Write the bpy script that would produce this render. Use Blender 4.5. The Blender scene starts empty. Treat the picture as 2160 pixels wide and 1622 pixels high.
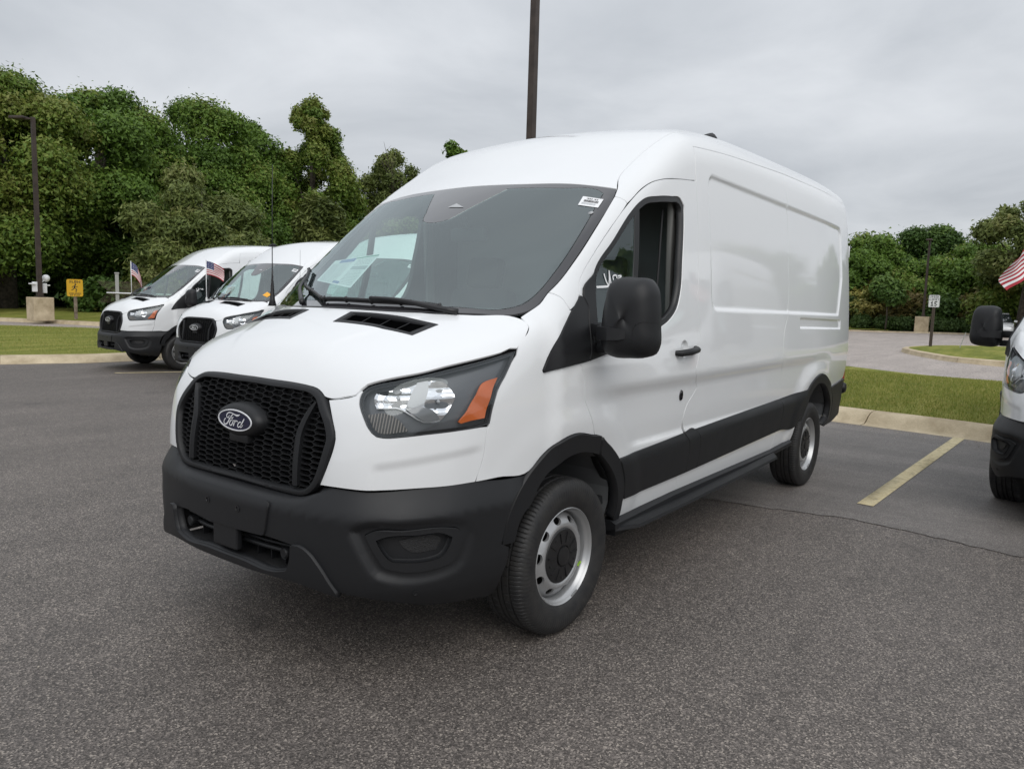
import bpy, bmesh, math, random
import numpy as np
from mathutils import Vector, Matrix
from mathutils.geometry import delaunay_2d_cdt

S = bpy.context.scene
COL = S.collection
PI = math.pi
rng = np.random.default_rng(7)
random.seed(7)

# ------------------------------------------------------------------ camera
cd = bpy.data.cameras.new('camera'); cam = bpy.data.objects.new('camera', cd); COL.objects.link(cam)
_yaw, _pit, _roll = 3.780180188, -0.112789398, 0.02957073
fw = Vector((math.cos(_yaw)*math.cos(_pit), math.sin(_yaw)*math.cos(_pit), math.sin(_pit)))
rt = fw.cross(Vector((0, 0, 1))).normalized(); up = rt.cross(fw)
rt2 = rt*math.cos(_roll) + up*math.sin(_roll); up2 = up*math.cos(_roll) - rt*math.sin(_roll)
CAM = Vector((2.8351, 2.7420, 1.5037))
cam.matrix_world = Matrix((( rt2.x, up2.x, -fw.x, CAM.x), (rt2.y, up2.y, -fw.y, CAM.y), (rt2.z, up2.z, -fw.z, CAM.z), (0, 0, 0, 1)))
cd.sensor_width = 36; cd.lens = 36*1611.57/2160; cd.clip_start = .05; cd.clip_end = 3000
S.camera = cam

# ------------------------------------------------------------------ sky: overcast
SUN_EL, SUN_AZ = math.radians(42), math.radians(52)
w = bpy.data.worlds.new('World'); S.world = w; w.use_nodes = True
nt = w.node_tree; nt.nodes.clear()
def wn(t, **k):
    n = nt.nodes.new(t)
    for a, b in k.items(): setattr(n, a, b)
    return n
out = wn('ShaderNodeOutputWorld'); bg = wn('ShaderNodeBackground'); bg.inputs['Strength'].default_value = .1
sky = wn('ShaderNodeTexSky', sky_type='NISHITA', sun_disc=False); sky.sun_elevation = SUN_EL; sky.sun_rotation = PI/2 - SUN_AZ
tc = wn('ShaderNodeTexCoord'); sep = wn('ShaderNodeSeparateXYZ'); nt.links.new(tc.outputs['Generated'], sep.inputs[0])
# cloud deck: project the direction on a plane overhead so the clouds flatten towards the horizon
zc = wn('ShaderNodeMath', operation='MAXIMUM'); zc.inputs[1].default_value = 0.0; nt.links.new(sep.outputs[2], zc.inputs[0])
za = wn('ShaderNodeMath', operation='ADD'); za.inputs[1].default_value = .22; nt.links.new(zc.outputs[0], za.inputs[0])
dx = wn('ShaderNodeMath', operation='DIVIDE'); dy = wn('ShaderNodeMath', operation='DIVIDE')
nt.links.new(sep.outputs[0], dx.inputs[0]); nt.links.new(za.outputs[0], dx.inputs[1])
nt.links.new(sep.outputs[1], dy.inputs[0]); nt.links.new(za.outputs[0], dy.inputs[1])
cmb = wn('ShaderNodeCombineXYZ'); nt.links.new(dx.outputs[0], cmb.inputs[0]); nt.links.new(dy.outputs[0], cmb.inputs[1])
n1 = wn('ShaderNodeTexNoise'); n1.inputs['Scale'].default_value = 1.1; n1.inputs['Detail'].default_value = 7; n1.inputs['Roughness'].default_value = .52; n1.inputs['Distortion'].default_value = .35
nt.links.new(cmb.outputs[0], n1.inputs['Vector'])
cr = wn('ShaderNodeValToRGB'); e = cr.color_ramp.elements
e[0].position = .30; e[0].color = (4.9, 5.2, 5.6, 1); e[1].position = .70; e[1].color = (8.0, 8.25, 8.6, 1)
nt.links.new(n1.outputs[0], cr.inputs[0])
# an overcast deck is brighter overhead than at the horizon
gr = wn('ShaderNodeMapRange'); gr.inputs['From Min'].default_value = 0; gr.inputs['From Max'].default_value = 1
gr.inputs['To Min'].default_value = .86; gr.inputs['To Max'].default_value = 1.55; nt.links.new(zc.outputs[0], gr.inputs['Value'])
mul = wn('ShaderNodeVectorMath', operation='SCALE'); nt.links.new(cr.outputs[0], mul.inputs[0]); nt.links.new(gr.outputs[0], mul.inputs['Scale'])
mx = wn('ShaderNodeMix', data_type='RGBA'); mx.inputs[0].default_value = .95
nt.links.new(sky.outputs[0], mx.inputs[6]); nt.links.new(mul.outputs[0], mx.inputs[7])
nt.links.new(mx.outputs[2], bg.inputs['Color']); nt.links.new(bg.outputs[0], out.inputs[0])

sl = bpy.data.lights.new('sun', 'SUN'); sl.energy = 1.4; sl.angle = math.radians(50); sl.color = (1, .97, .93)
so = bpy.data.objects.new('sun', sl); COL.objects.link(so)
_d = Vector((math.cos(SUN_EL)*math.cos(SUN_AZ), math.cos(SUN_EL)*math.sin(SUN_AZ), math.sin(SUN_EL)))
so.rotation_euler = (-_d).to_track_quat('-Z', 'Y').to_euler(); so.location = _d*50

S.view_settings.view_transform = 'Standard'; S.view_settings.look = 'None'; S.view_settings.exposure = 0; S.view_settings.gamma = 1
S.view_settings.use_curve_mapping = False
S.render.engine = 'CYCLES'; S.cycles.max_bounces = 8; S.cycles.transparent_max_bounces = 24; S.cycles.caustics_reflective = False; S.cycles.caustics_refractive = False
S.cycles.use_denoising = True
# ------------------------------------------------------------------ materials
def mat(name, col, rough=.5, metal=0, coat=0, spec=.5, build=None):
    m = bpy.data.materials.new(name); m.use_nodes = True
    b = m.node_tree.nodes['Principled BSDF']
    b.inputs['Base Color'].default_value = (*col, 1); b.inputs['Roughness'].default_value = rough
    b.inputs['Metallic'].default_value = metal; b.inputs['Specular IOR Level'].default_value = spec
    b.inputs['Coat Weight'].default_value = coat; b.inputs['Coat Roughness'].default_value = .03
    if build: build(m.node_tree, b)
    return m
def nodes(nt):
    def N(t, **k):
        n = nt.nodes.new(t)
        for a, v in k.items():
            if a in n.inputs: n.inputs[a].default_value = v
            else: setattr(n, a, v)
        return n
    return N, nt.links.new
def noise_col(c1, c2, scale, detail=4, lo=.35, hi=.65, bump=0, bscale=None, coord='Object'):
    def f(nt, b):
        N, L = nodes(nt)
        tc = N('ShaderNodeTexCoord'); n = N('ShaderNodeTexNoise', Scale=scale, Detail=detail); L(tc.outputs[coord], n.inputs['Vector'])
        r = N('ShaderNodeValToRGB'); r.color_ramp.elements[0].position = lo; r.color_ramp.elements[1].position = hi
        r.color_ramp.elements[0].color = (*c1, 1); r.color_ramp.elements[1].color = (*c2, 1)
        L(n.outputs[0], r.inputs[0]); L(r.outputs[0], b.inputs['Base Color'])
        if bump:
            n2 = N('ShaderNodeTexNoise', Scale=bscale or scale*4, Detail=3); L(tc.outputs[coord], n2.inputs['Vector'])
            bp = N('ShaderNodeBump', Strength=bump, Distance=.01); L(n2.outputs[0], bp.inputs['Height']); L(bp.outputs[0], b.inputs['Normal'])
    return f
def glass_mat(name, tint, f0=.05, rough=.01):
    # thin pane: the same from both sides (Schlick reflection over a tinted see-through)
    m = bpy.data.materials.new(name); m.use_nodes = True; nt = m.node_tree; nt.nodes.clear(); N, L = nodes(nt)
    o = N('ShaderNodeOutputMaterial'); t = N('ShaderNodeBsdfTransparent'); t.inputs[0].default_value = (*tint, 1)
    g = N('ShaderNodeBsdfGlossy'); g.inputs['Roughness'].default_value = rough; g.inputs[0].default_value = (.90, .99, 1, 1)
    ge = N('ShaderNodeNewGeometry'); d = N('ShaderNodeVectorMath', operation='DOT_PRODUCT'); L(ge.outputs['Normal'], d.inputs[0]); L(ge.outputs['Incoming'], d.inputs[1])
    ab = N('ShaderNodeMath', operation='ABSOLUTE'); L(d.outputs['Value'], ab.inputs[0])
    su = N('ShaderNodeMath', operation='SUBTRACT'); su.inputs[0].default_value = 1; L(ab.outputs[0], su.inputs[1])
    po = N('ShaderNodeMath', operation='POWER'); po.inputs[1].default_value = 5; L(su.outputs[0], po.inputs[0])
    ma = N('ShaderNodeMath', operation='MULTIPLY_ADD'); ma.inputs[1].default_value = 1-f0; ma.inputs[2].default_value = f0; L(po.outputs[0], ma.inputs[0])
    mx = N('ShaderNodeMixShader'); L(ma.outputs[0], mx.inputs[0]); L(t.outputs[0], mx.inputs[1]); L(g.outputs[0], mx.inputs[2]); L(mx.outputs[0], o.inputs[0])
    return m
def paint(nt, b):
    N, L = nodes(nt); tc = N('ShaderNodeTexCoord')
    n = N('ShaderNodeTexNoise', Scale=900, Detail=2); L(tc.outputs['Object'], n.inputs['Vector'])
    bp = N('ShaderNodeBump', Strength=.012, Distance=.001); L(n.outputs[0], bp.inputs['Height']); L(bp.outputs[0], b.inputs['Coat Normal'])
    n2 = N('ShaderNodeTexNoise', Scale=3, Detail=4); L(tc.outputs['Object'], n2.inputs['Vector'])
    r = N('ShaderNodeMapRange'); r.inputs['To Min'].default_value = .02; r.inputs['To Max'].default_value = .07; L(n2.outputs[0], r.inputs[0]); L(r.outputs[0], b.inputs['Coat Roughness'])
def plastic(nt, b):
    N, L = nodes(nt); tc = N('ShaderNodeTexCoord')
    n = N('ShaderNodeTexNoise', Scale=420, Detail=3); L(tc.outputs['Object'], n.inputs['Vector'])
    bp = N('ShaderNodeBump', Strength=.12, Distance=.001); L(n.outputs[0], bp.inputs['Height']); L(bp.outputs[0], b.inputs['Normal'])
    n2 = N('ShaderNodeTexNoise', Scale=5, Detail=5); L(tc.outputs['Object'], n2.inputs['Vector'])
    r = N('ShaderNodeMapRange'); r.inputs['To Min'].default_value = .44; r.inputs['To Max'].default_value = .6; L(n2.outputs[0], r.inputs[0]); L(r.outputs[0], b.inputs['Roughness'])
M = dict(
    white=mat('white_paint', (.80, .815, .825), .45, coat=1, build=paint),
    plastic=mat('black_plastic', (.0095, .010, .0115), .5, spec=.42, build=plastic),
    gloss=mat('black_gloss', (.012, .012, .014), .08),
    frit=mat('windscreen_band', (.028, .027, .03), .03, coat=1),
    dark=mat('dark_void', (.008, .008, .009), .8),
    rubber=mat('rubber', (.016, .016, .017), .62, build=noise_col((.013, .013, .014), (.024, .023, .022), 18, bump=.15, bscale=300)),
    seal=mat('rubber_seal', (.012, .012, .013), .4),
    silver=mat('silver_wheel_paint', (.44, .445, .45), .34, metal=.6),
    cap=mat('hub_cap_plastic', (.012, .012, .013), .38),
    chrome=mat('chrome', (.92, .92, .93), .12, metal=1),
    lamp=mat('lamp_housing', (.085, .089, .095), .3, coat=.6),
    amber=mat('amber_plastic', (.62, .13, .02), .18, coat=.7),
    ribbed=mat('ribbed_lens', (.16, .15, .14), .2, coat=.6),
    frost=mat('frosted_divider', (.42, .43, .44), .3),
    glass=glass_mat('window_glass', (.78, .90, .86), .11),
    wglass=glass_mat('windscreen_glass', (.76, .93, .89), .175),
    lens=glass_mat('lamp_lens', (.95, .96, .97), .05),
    interior=mat('dark_trim', (.022, .023, .025), .6),
    dash=mat('dashboard_plastic', (.06, .063, .067), .55),
    greytrim=mat('grey_trim', (.23, .23, .22), .7),
    seat=mat('seat_fabric', (.03, .03, .032), .9),
    paper=mat('white_paper', (.82, .83, .84), .6),
    ink=mat('black_ink', (.03, .03, .035), .6),
    bluepaper=mat('blue_print', (.10, .20, .42), .6),
    greenpaper=mat('green_print', (.12, .36, .26), .6),
    greyprint=mat('grey_print', (.42, .45, .47), .6),
    blue=mat('emblem_blue', (.003, .005, .035), .12, coat=.6),
    white_ink=mat('white_marker', (.85, .86, .87), .5),
    lime=mat('lime_paint_mark', (.42, .75, .06), .5),
    orange=mat('orange_tag', (.85, .42, .04), .6),
    red=mat('red_lens', (.35, .01, .01), .2, coat=.6),
)
# ------------------------------------------------------------------ objects
def ob(name, me, parent=None, m=None, smooth=True):
    o = bpy.data.objects.new(name, me); COL.objects.link(o)
    if parent is not None: o.parent = parent
    if m is not None and not me.materials: me.materials.append(m)
    return o
def mesh(name, V, F, m=None, smooth=False, mats=None, fm=None):
    me = bpy.data.meshes.new(name); me.from_pydata([tuple(map(float, v)) for v in V], [], [tuple(map(int, f)) for f in F])
    if mats:
        for k in mats: me.materials.append(k)
        if fm is not None: me.polygons.foreach_set('material_index', np.asarray(fm, np.int32))
    elif m is not None: me.materials.append(m)
    if smooth: me.polygons.foreach_set('use_smooth', np.ones(len(me.polygons), bool))
    me.update(); return me
def tag(o, label=None, cat=None, group=None, kind=None):
    if label: o['label'] = label
    if cat: o['category'] = cat
    if group: o['group'] = group
    if kind: o['kind'] = kind
    return o
def empty(name, loc=(0, 0, 0), rz=0, parent=None):
    o = bpy.data.objects.new(name, None); COL.objects.link(o); o.location = loc; o.rotation_euler = (0, 0, rz); o.empty_display_size = .1
    if parent is not None: o.parent = parent
    return o
class MB:
    # collects boxes, tubes and prisms into one mesh
    def __init__(s): s.V = []; s.F = []; s.M = []; s.mi = 0
    def add(s, V, F):
        n = len(s.V); s.V += [tuple(v) for v in V]; s.F += [tuple(i+n for i in f) for f in F]; s.M += [s.mi]*len(F); return s
    def box(s, c, d, R=None, bev=0):
        d = np.array(d, float)/2
        if bev:
            bm = bmesh.new(); bmesh.ops.create_cube(bm, size=1); bmesh.ops.scale(bm, vec=tuple(2*d), verts=bm.verts)
            bmesh.ops.bevel(bm, geom=bm.edges[:], offset=bev, segments=2, affect='EDGES', profile=.6)
            V = np.array([v.co[:] for v in bm.verts]); bm.verts.index_update(); F = [[v.index for v in f.verts] for f in bm.faces]; bm.free()
        else:
            V = np.array([(x, y, z) for x in (-1, 1) for y in (-1, 1) for z in (-1, 1)])*d
            F = [(0, 1, 3, 2), (4, 6, 7, 5), (0, 4, 5, 1), (2, 3, 7, 6), (0, 2, 6, 4), (1, 5, 7, 3)]
        if R is not None: V = V @ np.array(R).T
        return s.add(V + np.array(c), F)
    def tube(s, pts, r, n=10, caps=True, closed=False):
        P = np.array(pts, float); k = len(P); r = np.broadcast_to(np.array(r, float), (k,))
        T = np.gradient(P, axis=0) if not closed else np.roll(P, -1, 0)-np.roll(P, 1, 0)
        T /= np.linalg.norm(T, axis=1, keepdims=True)+1e-12
        u = np.cross(T[0], [0, 0, 1]); u = np.cross(T[0], [1, 0, 0]) if np.linalg.norm(u) < .1 else u
        V = []; a = np.linspace(0, 2*PI, n, endpoint=False)
        for i in range(k):
            u = u - T[i]*(u@T[i]); u /= np.linalg.norm(u); v = np.cross(T[i], u)
            V += list(P[i] + r[i]*(np.cos(a)[:, None]*u + np.sin(a)[:, None]*v))
        F = [(i*n+j, i*n+(j+1) % n, (i+1)*n+(j+1) % n, (i+1)*n+j) for i in range(k-1) for j in range(n)]
        if closed: F += [((k-1)*n+j, (k-1)*n+(j+1) % n, (j+1) % n, j) for j in range(n)]
        elif caps: F += [tuple(range(n))[::-1], tuple(range((k-1)*n, k*n))]
        return s.add(V, F)
    def prism(s, poly, f0, f1):
        # poly: 2D points, f0 / f1 map a 2D point to the two 3D ends
        n = len(poly); V = [f0(p) for p in poly] + [f1(p) for p in poly]
        F = [(i, (i+1) % n, n+(i+1) % n, n+i) for i in range(n)]
        s.add(V, F); return s.add(V, [tuple(range(n))[::-1], tuple(range(n, 2*n))])
    def lathe(s, prof, n=48, axis='y', c=(0, 0, 0), a0=0, a1=2*PI):
        # prof: (radius, along axis)
        full = abs(a1-a0-2*PI) < 1e-6
        A = np.linspace(a0, a1, n, endpoint=not full); V = []
        for a in A:
            for r, h in prof:
                V.append((r*math.cos(a)+c[0], h+c[1], r*math.sin(a)+c[2]) if axis == 'y' else (r*math.cos(a)+c[0], r*math.sin(a)+c[1], h+c[2]))
        k = len(prof); F = []
        for i in range(n if full else n-1):
            for j in range(k-1): F.append((i*k+j, ((i+1) % n)*k+j, ((i+1) % n)*k+j+1, i*k+j+1))
        return s.add(V, F)
    def mesh(s, name, m=None, smooth=False, mats=None, angle=None):
        me = mesh(name, s.V, s.F, m, smooth or angle is not None, mats, s.M if mats else None)
        bm = bmesh.new(); bm.from_mesh(me); bmesh.ops.recalc_face_normals(bm, faces=bm.faces); bm.to_mesh(me); bm.free()
        if angle is not None: me.set_sharp_from_angle(angle=math.radians(angle))
        return me
    def obj(s, name, m=None, parent=None, **k): return ob(name, s.mesh(name, m, **k), parent)
def mirror_mesh(me, name):
    m2 = me.copy(); m2.name = name
    n = len(m2.vertices); co = np.empty(n*3, np.float32); m2.vertices.foreach_get('co', co); co = co.reshape(-1, 3); co[:, 1] *= -1
    cn = None
    if me.has_custom_normals:
        cn = np.empty(len(me.loops)*3, np.float32); me.corner_normals.foreach_get('vector', cn); cn = cn.reshape(-1, 3)*[1, -1, 1]
        lv = np.empty(len(me.loops), np.int32); me.loops.foreach_get('vertex_index', lv)
        key = {}
    m2.vertices.foreach_set('co', co.ravel())
    if cn is not None:
        starts = np.array([p.loop_start for p in me.polygons]); tot = np.array([p.loop_total for p in me.polygons])
        m2.flip_normals()
        lv2 = np.empty(len(m2.loops), np.int32); m2.loops.foreach_get('vertex_index', lv2)
        out = np.zeros_like(cn)
        for s0, t in zip(starts, tot):
            d = {int(lv[i]): cn[i] for i in range(s0, s0+t)}
            for i in range(s0, s0+t): out[i] = d[int(lv2[i])]
        m2.normals_split_custom_set([tuple(map(float, v)) for v in out])
    else: m2.flip_normals()
    m2.update(); return m2
def pair(name, me, parent, right_name=None):
    a = ob(name, me, parent); b = ob(name, mirror_mesh(me, name), parent); return a, b
# ------------------------------------------------------------------ the van's outer skin as one smooth implicit surface
# x forward from the front axle, y to the van's left, z up
def pchip(xs, ys):
    xs = np.asarray(xs, float); ys = np.asarray(ys, float)
    h = np.diff(xs); d = np.diff(ys) / h
    m = np.zeros(len(xs))
    for i in range(1, len(xs) - 1):
        if d[i-1] * d[i] > 0:
            w1 = 2*h[i] + h[i-1]; w2 = h[i] + 2*h[i-1]
            m[i] = (w1 + w2) / (w1/d[i-1] + w2/d[i])
    m[0] = d[0]; m[-1] = d[-1]
    def f(x):
        x = np.clip(x, xs[0], xs[-1])
        i = np.clip(np.searchsorted(xs, x) - 1, 0, len(xs) - 2)
        t = (x - xs[i]) / h[i]
        return ((1+2*t)*(1-t)**2*ys[i] + t*(1-t)**2*h[i]*m[i] + t*t*(3-2*t)*ys[i+1] + t*t*(t-1)*h[i]*m[i+1])
    return f
def spline(xs, ys):
    # natural cubic spline (C2, so the paint reflects smoothly), clamped outside
    xs = np.asarray(xs, float); ys = np.asarray(ys, float); n = len(xs)
    h = np.diff(xs); A = np.eye(n); r = np.zeros(n)
    for i in range(1, n-1):
        A[i, i-1:i+2] = h[i-1], 2*(h[i-1]+h[i]), h[i]
        r[i] = 6*((ys[i+1]-ys[i])/h[i] - (ys[i]-ys[i-1])/h[i-1])
    M = np.linalg.solve(A, r)
    def f(x):
        x = np.clip(x, xs[0], xs[-1])
        i = np.clip(np.searchsorted(xs, x) - 1, 0, n-2)
        a = xs[i+1]-x; b = x-xs[i]
        return (M[i]*a**3 + M[i+1]*b**3)/(6*h[i]) + (ys[i]/h[i]-M[i]*h[i]/6)*a + (ys[i+1]/h[i]-M[i+1]*h[i]/6)*b
    return f
def sstep(a, b, x):
    t = np.clip((x-a)/(b-a), 0, 1); return t*t*t*(t*(6*t-15)+10)
def smax(a, b, k):
    d = np.maximum(k-np.abs(a-b), 0); return np.maximum(a, b) + d*d/(4*k)
def rrect(x, z, x0, x1, z0, z1, r):
    # signed distance to a rounded rectangle
    qx = np.abs(x-(x0+x1)/2) - (x1-x0)/2 + r; qz = np.abs(z-(z0+z1)/2) - (z1-z0)/2 + r
    return np.hypot(np.maximum(qx, 0), np.maximum(qz, 0)) + np.minimum(np.maximum(qx, qz), 0) - r
W_PROF = spline([.25,.40,.50,.60,.70,.80,.90,1.0,1.1,1.2,1.35,1.5,1.7,2.0,2.2,2.35,2.5,2.7],
                [.88,.945,.97,.985,.993,1.0,1.015,1.027,1.031,1.028,1.02,1.011,.996,.968,.946,.926,.90,.86])
TOPC = spline([-5.0,-4.2,-3.2,-2.4,-1.8,-1.4,-1.1,-.9,-.7,-.5,-.3,0,.25,.42,.52,.62,.72,.82,.90,.96,1.01,1.06],
              [2.645,2.645,2.635,2.62,2.595,2.55,2.472,2.37,2.25,2.133,2.0,1.787,1.61,1.492,1.433,1.391,1.347,1.294,1.236,1.17,1.08,.95])
BOW = spline([-1.6,-1.2,-.5,0,.45,.7,.9,1.1],[0,.04,.20,.33,.45,.28,.12,.06])
CROWN = spline([-5,-2,-1.2,-.5,.2,.45,.7,1.0],[.085,.085,.07,.03,.02,.03,.055,.11])
NOSE_P = spline([0,.3,.5,.6,.7,.78,.85,.905,.95,.98,1.0,1.02],[1.005,1.0,.985,.962,.907,.815,.690,.55,.36,.15,-.1,-.5])
NOSE_V = spline([.3,.5,.7,.85,1.0,1.1,1.2,1.4],[0,.01,.012,.008,-.012,-.035,-.08,-.2])
def side_disp(x, z):
    # pressed detail of the body side: positive is outward
    d = np.zeros_like(x)
    # big window blank, cut off at its lower rear corner
    s = rrect(x, z - .012*(x+3), -4.50, -1.42, 1.455, 2.215, .07)
    s = np.maximum(s, (-(x+4.34) - .55*(z-1.47))/1.14)
    d = d - .013*sstep(.018, -.018, s)
    s = rrect(x, z - .02*(x+3), -4.42, -3.13, 1.345, 1.415, .01)
    d = d - .012*sstep(.012, -.012, s)
    # scoop above the sill moulding, between the wheel arches
    zz = z - .0
    m = sstep(.765, .82, zz)*sstep(1.135, 1.025, zz)*(.55+.45*sstep(.80, 1.03, zz))
    r1 = np.hypot(x-0, z-.36); r2 = np.hypot(x+3.75, z-.36)
    m = m*sstep(.60, .80, r1)*sstep(.60, .80, r2)*sstep(.1, -.5, x)*sstep(-4.2, -3.7, x)
    d = d - .026*m
    d = d - .014*sstep(.047, .034, np.hypot(x+1.035, z-1.255))
    # flared arches
    for r in (r1, r2):
        d = d + .012*sstep(.72, .58, r)*sstep(.35, .55, z)
    return d
def half_width(x, z):
    w = W_PROF(z)
    t = np.clip((x+1.1)/1.7, 0, 1); w = w - .060*t*t
    w = w - .066*sstep(1.2, 1.7, z)*sstep(-1.1, .1, x)
    t = np.clip((-3.6-x)/1.35, 0, 1); w = w - .065*t*t
    return w + side_disp(x, z)
def top_h(x, y):
    u = x + BOW(x)*y*y
    # raised middle of the hood between two creases
    ya = np.abs(y); c = ya-(.30+.42*np.clip(.86-x, 0, 1))
    return TOPC(u) - CROWN(x)*y*y + .004*sstep(.02, -.03, c)*sstep(.30, .42, x)*sstep(.92, .80, x)
def body_F(x, y, z):
    y = np.abs(y)
    e = 1e-3
    H = top_h(x, y); hx = (top_h(x+e, y)-H)/e; hy = (top_h(x, y+e)-H)/e
    fT = (z-H)/np.sqrt(1+hx*hx+hy*hy)
    fS = y - half_width(x, z)
    G = NOSE_P(y) + NOSE_V(z)
    g = (NOSE_P(y+e)-NOSE_P(y))/e
    fF = (x-G)/np.sqrt(1+g*g) - .5*sstep(.22, -.12, x)
    k = .10 + .10*sstep(-.6, -1.6, x) - .02*sstep(-.2, .3, x)
    f = smax(fS, fT, k)
    f = smax(f, fF, .10 - .04*sstep(.5, 0, x))
    # pressed shelf in the bumper skin below the lamp
    q = (y-x)/math.sqrt(2)
    f = f + .008*sstep(.022, -.030, z-(.872+.125*(q+.141)))*sstep(-.185, -.125, q)*sstep(.29, .20, q)*sstep(.35, .45, x)
    f = smax(f, -x-4.945, .08)
    return f
def body_n(P, e=2e-3):
    x, y, z = P[:, 0], P[:, 1], P[:, 2]
    n = np.stack([body_F(x+e, y, z)-body_F(x-e, y, z), body_F(x, y+e, z)-body_F(x, y-e, z), body_F(x, y, z+e)-body_F(x, y, z-e)], 1)
    return n/np.linalg.norm(n, axis=1, keepdims=True)
def march(O, D, t0, t1, it=40):
    # bisect body_F along rays from outside (t0) to inside (t1)
    a = np.full(len(O), float(t0)); b = np.full(len(O), float(t1))
    for _ in range(it):
        m = (a+b)/2; Q = O + D*m[:, None]
        s = body_F(Q[:, 0], Q[:, 1], Q[:, 2]) > 0
        a = np.where(s, m, a); b = np.where(s, b, m)
    return O + D*((a+b)/2)[:, None]
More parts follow.
